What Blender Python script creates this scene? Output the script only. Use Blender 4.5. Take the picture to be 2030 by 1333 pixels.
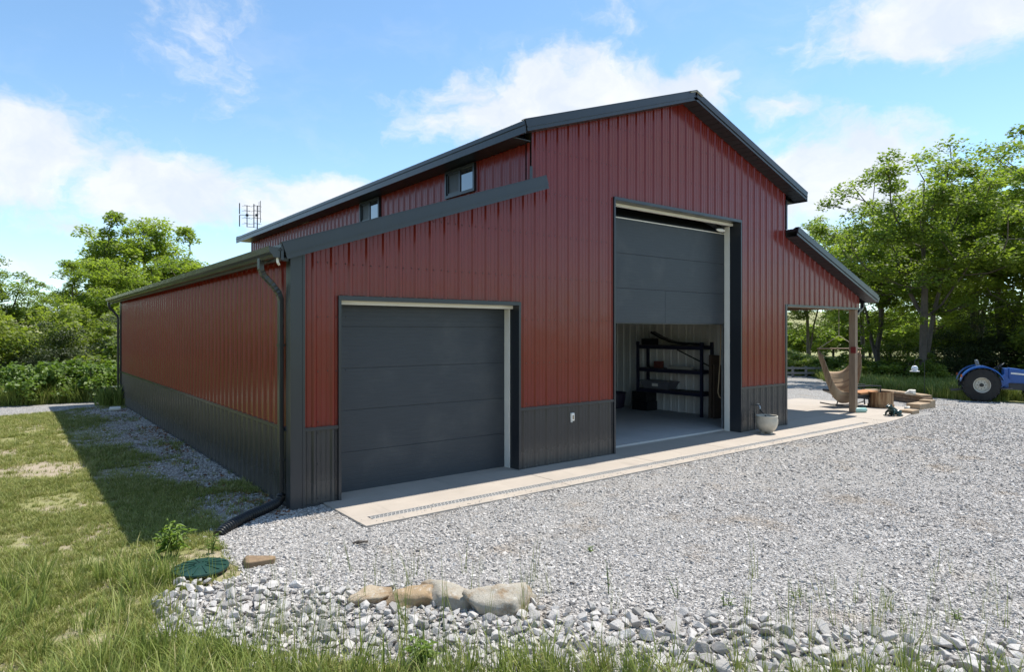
import bpy, bmesh, math, random
import numpy as np
from mathutils import Vector, Matrix
R = math.radians
S = bpy.context.scene
for o in list(bpy.data.objects): bpy.data.objects.remove(o)

# ------------------------------------------------------------------ camera, sky, sun, exposure
CAM = Vector((-2.6239, -7.494, 2.0773)); YAW = 0.6637; FPX = 1284.24
cam = bpy.data.cameras.new('camera'); camo = bpy.data.objects.new('camera', cam); S.collection.objects.link(camo)
camo.location = CAM; camo.rotation_euler = (math.pi/2, 0, -YAW)
cam.sensor_width = 36; cam.lens = 36*FPX/2030; cam.shift_y = -9/2030; cam.clip_start = .05; cam.clip_end = 9000
S.camera = camo
RT = Vector((math.cos(YAW), -math.sin(YAW), 0)); FW = Vector((math.sin(YAW), math.cos(YAW), 0))
def W(lat, dep, z=0.0): return CAM + RT*lat + FW*dep + Vector((0, 0, z-CAM.z))      # camera-side ground frame in metres

SUN_EL = R(66); SUN_AZ = R(88.5)          # azimuth from +Y towards +X
sun = bpy.data.lights.new('sun', 'SUN'); suno = bpy.data.objects.new('sun', sun); S.collection.objects.link(suno)
sun.energy = 4.5; sun.angle = R(.55); sun.color = (1, .955, .88)
sd = Vector((math.sin(SUN_AZ)*math.cos(SUN_EL), math.cos(SUN_AZ)*math.cos(SUN_EL), math.sin(SUN_EL)))
suno.rotation_euler = sd.to_track_quat('Z', 'Y').to_euler(); suno.location = (0, 0, 60)

S.view_settings.view_transform = 'Standard'; S.view_settings.look = 'None'
S.view_settings.exposure = 0.50; S.view_settings.gamma = 1
S.cycles.use_denoising = True
S.cycles.max_bounces = 8; S.cycles.diffuse_bounces = 4; S.cycles.glossy_bounces = 3; S.cycles.transmission_bounces = 5
S.cycles.transparent_max_bounces = 8; S.cycles.caustics_reflective = False; S.cycles.caustics_refractive = False

class NT:                                  # small node-tree writer
    def __init__(s, tree): s.t = tree
    def n(s, typ, inp=None, **kw):
        nd = s.t.nodes.new(typ)
        for k, v in kw.items(): setattr(nd, k, v)
        for k, v in (inp or {}).items():
            so = nd.inputs[k]
            if isinstance(v, bpy.types.NodeSocket): s.t.links.new(v, so)
            else: so.default_value = v
        return nd
    def math(s, op, a, b=0.0, c=None, clamp=False):
        d = {0: a, 1: b}
        if c is not None: d[2] = c
        return s.n('ShaderNodeMath', d, operation=op, use_clamp=clamp).outputs[0]
    def vm(s, op, a, b=(0, 0, 0)): return s.n('ShaderNodeVectorMath', {0: a, 1: b}, operation=op)
    def mix(s, f, a, b, blend='MIX'):
        nd = s.n('ShaderNodeMix', {0: f}, data_type='RGBA', blend_type=blend)
        for i, v in ((6, a), (7, b)):
            if isinstance(v, bpy.types.NodeSocket): s.t.links.new(v, nd.inputs[i])
            else: nd.inputs[i].default_value = (*v, 1) if len(v) == 3 else v
        return nd.outputs[2]
    def noise(s, vec, scale, detail=4, rough=.55, lac=2.0, out=0):
        return s.n('ShaderNodeTexNoise', {'Vector': vec, 'Scale': scale, 'Detail': detail, 'Roughness': rough, 'Lacunarity': lac}).outputs[out]
    def ramp(s, f, *stops):
        nd = s.n('ShaderNodeValToRGB', {0: f}); cr = nd.color_ramp
        while len(cr.elements) < len(stops): cr.elements.new(.5)
        for e, (p, c) in zip(cr.elements, stops): e.position = p; e.color = (c, c, c, 1) if not hasattr(c, '__len__') else (*c, 1)
        return nd.outputs[0]
    def smooth(s, v, a, b, lo=0.0, hi=1.0):
        return s.n('ShaderNodeMapRange', {0: v, 1: a, 2: b, 3: lo, 4: hi}, interpolation_type='SMOOTHSTEP').outputs[0]

# --- sky: Nishita with cumulus; cloud banks all round the horizon
wd = bpy.data.worlds.new('World'); S.world = wd; wd.use_nodes = True
T = NT(wd.node_tree); wd.node_tree.nodes.clear()
sky = T.n('ShaderNodeTexSky', sky_type='NISHITA', sun_disc=False, sun_elevation=SUN_EL, sun_rotation=SUN_AZ, altitude=200, air_density=.85, dust_density=.15, ozone_density=2.2)
tc = T.n('ShaderNodeTexCoord').outputs['Generated']
sx = T.n('ShaderNodeSeparateXYZ', {0: tc})
rotv = T.n('ShaderNodeVectorRotate', {'Vector': tc, 'Angle': YAW}, rotation_type='Z_AXIS').outputs[0]   # so the azimuth seam lies behind
sr = T.n('ShaderNodeSeparateXYZ', {0: rotv})
az = T.math('ARCTAN2', sr.outputs[0], sr.outputs[1]); el = T.math('ARCSINE', sr.outputs[2])
P2 = T.n('ShaderNodeCombineXYZ', {0: az, 1: el}).outputs[0]
def pix(x, y): a = math.atan((x-1015)/FPX); return a, math.atan((657.5-y)/FPX*math.cos(a))
blobs = []
for (x, y, rx, ry, s) in [(1130, 195, 330, 100, 1.0), (1000, 235, 230, 85, .75), (1370, 170, 110, 60, .85), (30, 285, 180, 105, .95), (350, 380, 215, 95, .95), (225, 350, 150, 70, .30), (650, 400, 130, 62, 1.0), (540, 430, 130, 60, .7),
                          (1850, 25, 260, 85, .85), (2000, -25, 250, 110, .85), (1640, 360, 230, 120, .95), (1545, 215, 62, 34, .55), (390, 50, 95, 120, .24), (150, 440, 150, 45, .34), (60, 545, 300, 40, .24), (1740, 310, 120, 60, .6), (1200, 40, 80, 30, .25), (900, 540, 900, 60, .2)]:
    a, e = pix(x, y); blobs.append((a, e, rx/FPX, ry/FPX, s))
rng = random.Random(5)
for i in range(20):                       # the same broken cumulus goes on outside the frame
    sgn = -1 if i % 2 else 1
    blobs.append((sgn*rng.uniform(.8, 3.0), rng.uniform(.06, .75), rng.uniform(.1, .3), rng.uniform(.05, .11), rng.uniform(.7, 1.05)))
warp = T.noise(T.vm('MULTIPLY', P2, (1, 1.5, 1)).outputs[0], 5.5, 5, .6, out=1)
P2w = T.vm('ADD', P2, T.vm('MULTIPLY', T.vm('SUBTRACT', warp, (.5, .5, .5)).outputs[0], (.16, .10, 0)).outputs[0]).outputs[0]
bias = None
for (a, e, rx, ry, s) in blobs:
    ln = T.vm('LENGTH', T.vm('MULTIPLY', T.vm('SUBTRACT', P2w, (a, e, 0)).outputs[0], (1/rx, 1/ry, 0)).outputs[0]).outputs['Value']
    b = T.math('MULTIPLY_ADD', ln, -s, s)
    bias = b if bias is None else T.math('MAXIMUM', bias, b)
fine = T.noise(T.vm('MULTIPLY', P2w, (1, 1.35, 1)).outputs[0], 16, 8, .62)
dens = T.math('ADD', bias, T.math('MULTIPLY', T.math('SUBTRACT', fine, .5), 1.15))
cov = T.smooth(dens, -.04, .54)
wisp = T.math('MULTIPLY', T.smooth(T.noise(T.vm('MULTIPLY', P2w, (1, 2.2, 1)).outputs[0], 4.2, 6, .6), .47, .80), .22)
cov = T.math('MAXIMUM', cov, wisp)
hz = T.smooth(el, .0, .36, .24, .0)        # milky summer air low down
cov = T.math('MAXIMUM', cov, hz)
cshade = T.smooth(T.noise(P2w, 9, 5, .6), .3, .75)
ccol = T.mix(cshade, (4.1, 4.45, 5.0), (5.3, 5.35, 5.45))
skyc = T.mix(1.0, sky.outputs[0], (1.10, 1.24, 1.19), 'MULTIPLY')
colr = T.mix(T.math('MULTIPLY', cov, .93), skyc, ccol)
bg = T.n('ShaderNodeBackground', {'Color': colr, 'Strength': .140})
T.n('ShaderNodeOutputWorld', {'Surface': bg.outputs[0]})

# ------------------------------------------------------------------ helpers
COL = S.collection
def tag(o, label=None, cat=None, group=None, kind=None):
    if label: o['label'] = label
    if cat: o['category'] = cat
    if group: o['group'] = group
    if kind: o['kind'] = kind
    return o
def link(name, me, parent=None, mat=None):
    o = bpy.data.objects.new(name, me); COL.objects.link(o)
    if parent is not None: o.parent = parent; o.matrix_parent_inverse = parent.matrix_world.inverted()
    if mat is not None and me is not None and not me.materials: me.materials.append(mat)
    return o
def empty(name, loc=(0, 0, 0), rz=0, label=None, cat=None, group=None):
    o = bpy.data.objects.new(name, None); COL.objects.link(o); o.location = loc; o.rotation_euler = (0, 0, rz); o.empty_display_size = .2
    o.matrix_world = Matrix.Translation(loc) @ Matrix.Rotation(rz, 4, 'Z')
    return tag(o, label, cat, group)
class MB:
    def __init__(s): s.v = []; s.f = []; s.sm = False
    def add(s, vs, fs): b = len(s.v); s.v += [tuple(v) for v in vs]; s.f += [tuple(i+b for i in f) for f in fs]; return s
    def box(s, a, b):
        (x0, y0, z0), (x1, y1, z1) = a, b
        return s.add([(x0,y0,z0),(x1,y0,z0),(x1,y1,z0),(x0,y1,z0),(x0,y0,z1),(x1,y0,z1),(x1,y1,z1),(x0,y1,z1)], [(3,2,1,0),(4,5,6,7),(0,1,5,4),(1,2,6,5),(2,3,7,6),(3,0,4,7)])
    def beam(s, p, q, w, h, up=(0, 0, 1)):
        p, q = Vector(p), Vector(q); d = (q-p).normalized(); sx = d.cross(Vector(up)); 
        if sx.length < 1e-4: sx = d.cross(Vector((1, 0, 0)))
        sx.normalize(); uz = sx.cross(d)
        vs = []
        for c in (p, q):
            for a, b in ((-1,-1),(1,-1),(1,1),(-1,1)): vs.append(c + sx*a*w/2 + uz*b*h/2)
        return s.add(vs, [(0,1,2,3),(7,6,5,4),(0,4,5,1),(1,5,6,2),(2,6,7,3),(3,7,4,0)])
    def tube(s, pts, rad, n=8, cap=True, squash=None):
        pts = [Vector(p) for p in pts]; rad = rad if hasattr(rad, '__len__') else [rad]*len(pts); b0 = len(s.v); prev = None
        for i, p in enumerate(pts):
            d = (pts[min(i+1, len(pts)-1)] - pts[max(i-1, 0)]).normalized()
            if prev is None: a = d.orthogonal().normalized()
            else: a = (prev - d*prev.dot(d)).normalized()
            prev = a; c = d.cross(a)
            for k in range(n):
                t = 2*math.pi*k/n; s.v.append(tuple(p + (a*math.cos(t) + c*math.sin(t))*rad[i]))
        for i in range(len(pts)-1):
            for k in range(n):
                x = b0+i*n+k; y = b0+i*n+(k+1) % n; s.f.append((x, y, y+n, x+n))
        if cap: s.f.append(tuple(b0+k for k in reversed(range(n)))); s.f.append(tuple(b0+(len(pts)-1)*n+k for k in range(n)))
        return s
    def lathe(s, prof, c=(0, 0, 0), n=24, axis='Z', cap=True):
        b0 = len(s.v); c = Vector(c)
        for r, z in prof:
            for k in range(n):
                t = 2*math.pi*k/n; a, b = r*math.cos(t), r*math.sin(t)
                s.v.append(tuple(c + Vector((a, b, z) if axis == 'Z' else (a, z, b) if axis == 'Y' else (z, a, b))))
        for i in range(len(prof)-1):
            for k in range(n):
                x = b0+i*n+k; y = b0+i*n+(k+1) % n; s.f.append((x, y, y+n, x+n))
        if cap:
            s.f.append(tuple(b0+k for k in reversed(range(n)))); s.f.append(tuple(b0+(len(prof)-1)*n+k for k in range(n)))
        return s
    def ell(s, c, r, n=12, m=8, rot=None):
        b0 = len(s.v); c = Vector(c); M = rot or Matrix.Identity(3)
        for i in range(m+1):
            ph = math.pi*i/m
            for k in range(n):
                t = 2*math.pi*k/n; s.v.append(tuple(c + M @ Vector((r[0]*math.sin(ph)*math.cos(t), r[1]*math.sin(ph)*math.sin(t), r[2]*math.cos(ph)))))
        for i in range(m):
            for k in range(n):
                x = b0+i*n+k; y = b0+i*n+(k+1) % n; s.f.append((x, x+n, y+n, y))
        return s
    def mesh(s, name, smooth=None, bevel=0):
        me = bpy.data.meshes.new(name); me.from_pydata(s.v, [], s.f)
        bm = bmesh.new(); bm.from_mesh(me)
        bmesh.ops.recalc_face_normals(bm, faces=bm.faces)
        if bevel: bmesh.ops.bevel(bm, geom=list(bm.edges), offset=bevel, segments=2, affect='EDGES', profile=.6)
        bm.to_mesh(me); bm.free()
        if smooth:
            me.polygons.foreach_set('use_smooth', [True]*len(me.polygons))
            try: me.set_sharp_from_angle(angle=R(smooth))
            except Exception: pass
        me.update(); return me
    def obj(s, name, mat, parent=None, smooth=None, bevel=0): return link(name, s.mesh(name, smooth, bevel), parent, mat)
def np_mesh(name, v, f, attr=None):
    me = bpy.data.meshes.new(name); n, k = f.shape
    me.vertices.add(len(v)); me.vertices.foreach_set('co', np.asarray(v, np.float32).ravel())
    me.loops.add(n*k); me.loops.foreach_set('vertex_index', np.asarray(f, np.int32).ravel())
    me.polygons.add(n); me.polygons.foreach_set('loop_start', np.arange(0, n*k, k, dtype=np.int32))
    try: me.polygons.foreach_set('loop_total', np.full(n, k, np.int32))
    except Exception: pass
    if attr is not None:
        a = me.attributes.new('rnd', 'FLOAT', 'FACE'); a.data.foreach_set('value', np.asarray(attr, np.float32))
    me.update(calc_edges=True); return me

# ------------------------------------------------------------------ materials
def mat(name, fn, disp=False):
    m = bpy.data.materials.new(name); m.use_nodes = True; m.node_tree.nodes.clear(); t = NT(m.node_tree)
    sh = fn(t); t.n('ShaderNodeOutputMaterial', {'Surface': sh}); return m
def prin(t, col, rough=.5, bump=None, **kw):
    d = {'Base Color': (*col, 1) if isinstance(col, tuple) and len(col) == 3 else col, 'Roughness': rough}
    d.update({k.replace('_', ' '): v for k, v in kw.items()})
    if bump is not None: d['Normal'] = bump
    return t.n('ShaderNodeBsdfPrincipled', d).outputs[0]
def bmp(t, h, strength=.3, dist=.01): return t.n('ShaderNodeBump', {'Height': h, 'Strength': strength, 'Distance': dist}).outputs[0]
def pos(t): return t.n('ShaderNodeNewGeometry').outputs['Position']
def plain(name, col, rough=.5, var=.12, scale=3.0, bs=.0, bscale=60, **kw):
    def fn(t):
        p = t.n('ShaderNodeTexCoord').outputs['Object']; n = t.noise(p, scale, 6, .6)
        c = t.mix(t.ramp(n, (.3, 0), (.7, 1)), tuple(x*(1-var) for x in col), tuple(min(1, x*(1+var)) for x in col))
        r = t.math('MULTIPLY_ADD', t.noise(p, scale*4, 4), .15, rough-.075)
        b = bmp(t, t.noise(p, bscale, 3), bs, .004) if bs else None
        return prin(t, c, r, b, **kw)
    return mat(name, fn)
def painted(name, col, rough=.34, dirt=.25, spec=.6):
    def fn(t):                                        # enamel on sheet steel: oil canning, dust streaks down from screws, splash dirt at the foot
        p = pos(t); s = t.n('ShaderNodeSeparateXYZ', {0: p})
        st = t.noise(t.vm('MULTIPLY', p, (9, 9, .5)).outputs[0], 1.0, 5, .65); big = t.noise(p, .7, 3)
        c = t.mix(t.math('MULTIPLY', t.ramp(st, (.48, 0), (.85, 1)), .13), col, tuple(min(1, x*1.4+.03) for x in col))
        c = t.mix(t.math('MULTIPLY', t.ramp(big, (.4, 0), (.65, 1)), .22), c, tuple(x*.72 for x in col))
        spl = t.math('MULTIPLY', t.smooth(s.outputs[2], .45, .0), t.math('MULTIPLY', t.noise(p, 14, 5, .7), dirt*1.7))
        c = t.mix(spl, c, (.22, .19, .15))
        rr = t.math('ADD', t.math('MULTIPLY_ADD', st, .12, rough-.06), t.math('MULTIPLY', spl, .5))
        b = bmp(t, t.noise(t.vm('MULTIPLY', p, (2.2, 2.2, 1.1)).outputs[0], 1.6, 2), .22, .03)
        return prin(t, c, rr, b, **{'Specular_IOR_Level': spec})
    return mat(name, fn)
M = {}
M['red'] = painted('red steel', (.180, .0190, .0128), .20, .25, .44)
M['charcoal'] = painted('charcoal steel', (.031, .032, .036), .24)
M['trim'] = painted('charcoal trim', (.020, .024, .031), .30, .12)
M['gutter'] = painted('gutter', (.030, .032, .033), .25, .05)
M['roof'] = painted('roof steel', (.028, .032, .040), .3, 0)
M['liner'] = painted('liner', (.74, .73, .69), .45, .1)
M['soffit'] = painted('soffit', (.020, .023, .028), .45, 0)
M['core'] = plain('core', (.035, .03, .028), .8)
M['white'] = plain('white trim', (.84, .81, .74), .5, .05)
M['steel'] = plain('galvanised', (.42, .43, .44), .35, .15, 8, Metallic=.85)
M['black'] = plain('black plastic', (.012, .013, .014), .38, .2, 6)
M['blackmetal'] = plain('black metal', (.016, .016, .018), .45, .2, 6)
M['rack'] = plain('rack blue', (.022, .024, .050), .45, .2)
M['wood'] = mat('weathered post', lambda t: (lambda p: prin(t, t.mix(t.noise(t.vm('MULTIPLY', p, (14, 14, 1.2)).outputs[0], 2, 6, .6), (.17, .115, .075), (.40, .29, .20)), .75, bmp(t, t.noise(t.vm('MULTIPLY', p, (30, 30, 1.5)).outputs[0], 2, 4), .5, .004)))(pos(t)))
def fn_door(t):
    p = pos(t); s = t.n('ShaderNodeSeparateXYZ', {0: p})
    g = t.noise(t.vm('MULTIPLY', p, (1.2, 1.2, 34)).outputs[0], 3, 5, .7)
    gr = t.noise(t.vm('MULTIPLY', p, (60, 60, 160)).outputs[0], 2, 2)
    lines = t.math('PINGPONG', t.math('MULTIPLY', s.outputs[2], 18.0), .5)
    ln = t.ramp(lines, (.0, 0), (.06, 1))
    c = t.mix(t.ramp(g, (.3, 0), (.7, 1)), (.025, .030, .037), (.039, .046, .055))
    c = t.mix(t.math('MULTIPLY', t.smooth(t.noise(p, 1.6, 4), .5, .8), .3), c, (.11, .11, .105))
    h = t.math('ADD', t.math('MULTIPLY', ln, .9), t.math('MULTIPLY', gr, .5))
    return prin(t, c, .5, bmp(t, h, .35, .004))
M['door'] = mat('garage door', fn_door)
def concrete(name, col, stain):
    def fn(t):
        p = pos(t); n1 = t.noise(p, 1.1, 6, .65); n2 = t.noise(p, 26, 5, .7); n3 = t.noise(t.vm('MULTIPLY', p, (.6, 9, 1)).outputs[0], 2.2, 5, .6)
        c = t.mix(t.ramp(n1, (.32, 0), (.68, 1)), tuple(x*.86 for x in col), col)
        c = t.mix(t.math('MULTIPLY', t.smooth(n3, .52, .75), .35), c, stain)
        c = t.mix(t.math('MULTIPLY', t.smooth(n2, .55, .8), .25), c, tuple(x*.6 for x in col))
        sc_ = t.noise(t.vm('MULTIPLY', p, (3.2, .35, 1)).outputs[0], 1.3, 5, .6); c = t.mix(t.math('MULTIPLY', t.smooth(sc_, .56, .72), .4), c, tuple(x*.55 for x in col))
        c = t.mix(t.math('MULTIPLY', t.smooth(t.noise(p, 3.4, 6, .7), .60, .72), .35), c, tuple(x*.62 for x in stain))
        return prin(t, c, t.math('MULTIPLY_ADD', n1, .2, .62), bmp(t, t.noise(p, 90, 3), .25, .003))
    return mat(name, fn)
M['concrete'] = concrete('broomed concrete', (.455, .395, .330), (.36, .285, .21))
M['floor'] = concrete('shop floor', (.55, .53, .50), (.38, .34, .30))
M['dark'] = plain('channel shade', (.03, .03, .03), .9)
def fn_glass(t): return prin(t, (.01, .012, .016), .02, IOR=2.3, Specular_IOR_Level=.5, Coat_Weight=1.0, Coat_IOR=1.9, Coat_Roughness=.01)
M['glass'] = mat('window glass', fn_glass); M['screen'] = plain('insect screen', (.02, .022, .026), .45)
def stonefn(c0, c1, c2, rough=.85, dust=False):
    def fn(t):
        oi = t.n('ShaderNodeObjectInfo').outputs['Random']; p = t.n('ShaderNodeTexCoord').outputs['Object']
        c = t.ramp(oi, (0, c0), (.45, c1), (.88, c1), (1, c2))
        n = t.noise(t.vm('ADD', p, t.n('ShaderNodeCombineXYZ', {0: t.math('MULTIPLY', oi, 37)}).outputs[0]).outputs[0], 3.0, 5, .65)
        c = t.mix(t.ramp(n, (.3, .35), (.7, 0)), c, t.mix(1.0, c, (.62, .61, .60), 'MULTIPLY'))
        if dust:
            lo_ = t.n('ShaderNodeObjectInfo').outputs['Location']; c = t.mix(t.math('MULTIPLY', t.smooth(t.noise(lo_, 1.0, 5, .65), .53, .72), .5), c, (.40, .31, .215)); c = t.mix(t.math('MULTIPLY', t.smooth(t.noise(t.vm('ADD', lo_, (31, 7, 0)).outputs[0], .55, 4, .6), .54, .74), .28), c, t.mix(1.0, c, (.60, .585, .57), 'MULTIPLY'))
        return prin(t, c, rough, bmp(t, t.noise(p, 9, 5, .7), .4, .05))
    return fn
M['gravel'] = mat('limestone gravel', stonefn((.23, .212, .195), (.61, .57, .525), (.78, .74, .69), dust=True))
M['riprap'] = mat('limestone riprap', stonefn((.32, .30, .275), (.54, .51, .475), (.66, .63, .595)))
def fn_tan(t):
    p = pos(t); oi = t.n('ShaderNodeObjectInfo').outputs['Random']; c = t.ramp(oi, (0, (.40, .28, .16)), (.5, (.42, .34, .24)), (1, (.40, .365, .30)))
    c = t.mix(t.smooth(t.noise(p, 7, 6, .7), .45, .68), c, (.27, .185, .105)); c = t.mix(t.math('MULTIPLY', t.smooth(t.noise(p, 19, 5, .75), .54, .68), .75), c, (.52, .49, .43)); c = t.mix(t.math('MULTIPLY', t.smooth(t.noise(p, 46, 4, .8), .58, .7), .6), c, (.13, .105, .08))
    return prin(t, c, .92, bmp(t, t.noise(p, 34, 6, .75), .8, .015))
M['tanrock'] = mat('sandstone', fn_tan)
def fn_ground(t):
    p = pos(t); s = t.n('ShaderNodeSeparateXYZ', {0: p})
    big = t.noise(p, .55, 5, .6); mid = t.noise(p, 2.6, 6, .65); fine = t.noise(p, 38, 4, .7)
    soil = t.mix(t.ramp(fine, (.3, 0), (.7, 1)), (.27, .21, .145), (.46, .385, .29))
    grass = t.mix(t.ramp(fine, (.25, 0), (.75, 1)), (.17, .175, .06), (.33, .31, .13))
    # the farther from the barn yard, the less worn the turf
    dist = t.vm('LENGTH', t.vm('SUBTRACT', p, (2.0, 2.0, 0.0)).outputs[0]).outputs['Value']
    thr = t.smooth(dist, 8, 26, .02, -.18)
    bare = t.smooth(t.math('ADD', t.math('ADD', t.math('MULTIPLY', big, .6), t.math('MULTIPLY', mid, .4)), thr), .47, .60)
    c = t.mix(bare, grass, soil)
    strip = t.math('MULTIPLY', t.smooth(s.outputs[0], -1.25, -.35), t.smooth(s.outputs[0], .4, .3)); strip = t.math('MULTIPLY', strip, t.smooth(s.outputs[1], 14.4, 13.9))
    stone = t.mix(t.ramp(t.noise(p, 55, 3, .8), (.35, 0), (.62, 1)), (.19, .155, .115), (.46, .42, .365))
    c = t.mix(t.smooth(t.math('ADD', strip, t.math('MULTIPLY', t.math('SUBTRACT', mid, .5), 1.3)), .38, .62), c, stone)
    return prin(t, c, .95, bmp(t, fine, .5, .02))
M['ground'] = mat('ground', fn_ground)
def fn_yard(t):
    p = pos(t); v = t.n('ShaderNodeTexVoronoi', {'Vector': p, 'Scale': 34.0}); v2 = t.n('ShaderNodeTexVoronoi', {'Vector': p, 'Scale': 13.0})
    cell = t.n('ShaderNodeSeparateColor', {0: v.outputs['Color']}).outputs[0]; c2 = t.n('ShaderNodeSeparateColor', {0: v2.outputs['Color']}).outputs[1]
    c = t.ramp(cell, (0, (.20, .187, .172)), (.35, (.46, .435, .405)), (1, (.68, .65, .61)))
    c = t.mix(t.math('MULTIPLY', t.ramp(v.outputs['Distance'], (.35, 0), (.75, 1)), .8), c, (.10, .095, .09))  # dark cell gaps: shade between stones painted into the colour
    c = t.mix(.35, c, t.ramp(c2, (0, (.34, .322, .30)), (1, (.62, .59, .555))))
    big = t.noise(p, .9, 5, .6); c = t.mix(t.math('MULTIPLY', t.smooth(big, .55, .75), .4), c, (.30, .28, .26))
    c = t.mix(t.math('MULTIPLY', t.smooth(t.noise(p, 1.0, 5, .65), .53, .72), .45), c, (.40, .31, .215)); c = t.mix(1.0, c, (.80, .80, .80), 'MULTIPLY')  # tan patches; then whole sheet darkened to stand in for missing stone shadows
    return prin(t, c, .92, bmp(t, t.math('SUBTRACT', 1.0, v.outputs['Distance']), .9, .03))
M['yard'] = mat('gravel bed', fn_yard)
def leaf_mat(name, dark, lite, tr=.35):
    def fn(t):
        r = t.n('ShaderNodeAttribute', attribute_name='rnd').outputs['Fac']; oi = t.n('ShaderNodeObjectInfo').outputs['Random']
        c = t.mix(r, dark, lite); c = t.mix(t.math('MULTIPLY', oi, .35), c, tuple(x*.75 for x in dark))
        a = prin(t, c, .48, Specular_IOR_Level=.35); b = t.n('ShaderNodeBsdfTranslucent', {'Color': t.mix(1.0, c, (1.28, 1.42, .56), 'MULTIPLY')}).outputs[0]
        return t.n('ShaderNodeMixShader', {0: tr, 1: a, 2: b}).outputs[0]
    return mat(name, fn)
M['leaf'] = leaf_mat('tree leaf', (.100, .156, .034), (.340, .400, .080), .52)
M['leaf2'] = leaf_mat('thicket leaf', (.095, .145, .032), (.330, .370, .085), .50)
M['cedar'] = leaf_mat('cedar', (.028, .044, .020), (.085, .108, .042), .22)
M['fern'] = leaf_mat('weed leaf', (.10, .17, .035), (.22, .30, .07))
M['bark'] = plain('bark', (.10, .082, .066), .9, .35, 5, .6, 24)
def blade_mat(name, *stops):
    def fn(t):
        oi = t.n('ShaderNodeObjectInfo').outputs['Random']; r = t.n('ShaderNodeAttribute', attribute_name='rnd').outputs['Fac']
        c = t.ramp(t.math('MULTIPLY_ADD', r, .45, t.math('MULTIPLY', oi, .55)), *stops)
        a = prin(t, c, .55, Specular_IOR_Level=.3); b = t.n('ShaderNodeBsdfTranslucent', {'Color': c}).outputs[0]
        return t.n('ShaderNodeMixShader', {0: .3, 1: a, 2: b}).outputs[0]
    return mat(name, fn)
M['lawn'] = blade_mat('lawn blade', (0, (.10, .14, .026)), (.34, (.21, .25, .050)), (.64, (.34, .35, .10)), (.86, (.47, .42, .19)), (1, (.56, .47, .29)))
M['tall'] = blade_mat('tall blade', (0, (.10, .15, .028)), (.5, (.22, .275, .055)), (.8, (.34, .36, .10)), (1, (.50, .43, .21)))

# ------------------------------------------------------------------ ground, hills
def dist2(x, y): return math.hypot(x-CAM.x, y-CAM.y)
def hill(x, y):
    d = dist2(x, y); a = math.atan2(x-CAM.x, y-CAM.y)
    z = 0.0
    if d > 45:
        k = min(1, (d-45)/60)
        z -= k*1.3*math.exp(-((d-85)/45)**2)                                          # a dip behind the yard
        z += k*3.0*math.exp(-((a-1.02)/.30)**2)*math.exp(-((d-230)/95)**2)            # the pasture rise seen under the porch
        z += k*1.2*math.sin(a*5+1.3)*min(1, d/500)
        z += k*26*math.exp(-((d-1100)/300)**2)*(.75+.3*math.sin(a*7.3)+.2*math.sin(a*17+2))
    return z
mb = MB(); radii = [0]+[1.2*1.16**i for i in range(53)]; na = 160
mb.v.append((CAM.x, CAM.y, 0))
for r in radii[1:]:
    for k in range(na):
        a = 2*math.pi*k/na; x, y = CAM.x+r*math.sin(a), CAM.y+r*math.cos(a); mb.v.append((x, y, hill(x, y)))
for k in range(na): mb.f.append((0, 1+(k+1) % na, 1+k))
for i in range(len(radii)-2):
    for k in range(na):
        a, b = 1+i*na+k, 1+i*na+(k+1) % na; mb.f.append((a, b, b+na, a+na))
tag(mb.obj('ground', M['ground'], smooth=60), kind='structure')

nrng = np.random.default_rng(11)
def ragged(poly, step=.35, amp=.07, seed=1):
    g = random.Random(seed); out = []
    for i, a in enumerate(poly):
        b = poly[(i+1) % len(poly)]; n = max(1, int(math.hypot(b[0]-a[0], b[1]-a[1])/step))
        for k in range(n):
            f = k/n; out.append((a[0]+(b[0]-a[0])*f+g.uniform(-amp, amp), a[1]+(b[1]-a[1])*f+g.uniform(-amp, amp)))
    return out
def sheet(name, poly, z, m, parent=None):
    bm = bmesh.new(); vs = [bm.verts.new((x, y, z)) for x, y in poly]; f = bm.faces.new(vs); bmesh.ops.triangulate(bm, faces=[f])
    me = bpy.data.meshes.new(name); bm.normal_update(); bm.to_mesh(me); bm.free(); return link(name, me, parent, m)
YARD = [(.2, .4), (-.05, .05), (-.55, -.12), (-.95, -.5), (-1.0, -1.15), (-1.05, -1.75), (-1.75, -1.9), (-1.8, -2.5), (-1.3, -3.4), (-.5, -4.3), (.6, -5.6), (1.6, -6.8), (3.5, -9.3), (10, -15), (18, -15), (25, -9), (21.6, -3.6), (20.4, -2.1), (20.0, -.7), (20.3, .4), (20.6, 1.6), (22.5, 4.3), (27, 7.8), (25, 11.5), (18, 14), (12, 14.6), (10.6, 4)]
tag(sheet('gravel_yard', ragged(YARD), .006, M['yard']), kind='structure')
DRIVE = [(-30, 9.5), (-12, 11.6), (-5.5, 12.2), (-2.7, 12.5), (-1.4, 12.9), (-.4, 14.0), (.5, 14.6), (8, 14.8), (8, 17), (1, 16.0), (-.7, 15.1), (-2.7, 15.2), (-5.5, 14.6), (-12, 14.2), (-30, 12.4)]
tag(sheet('gravel_drive', ragged(DRIVE, .4, .08, 3), .005, M['yard']), kind='structure')

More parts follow.
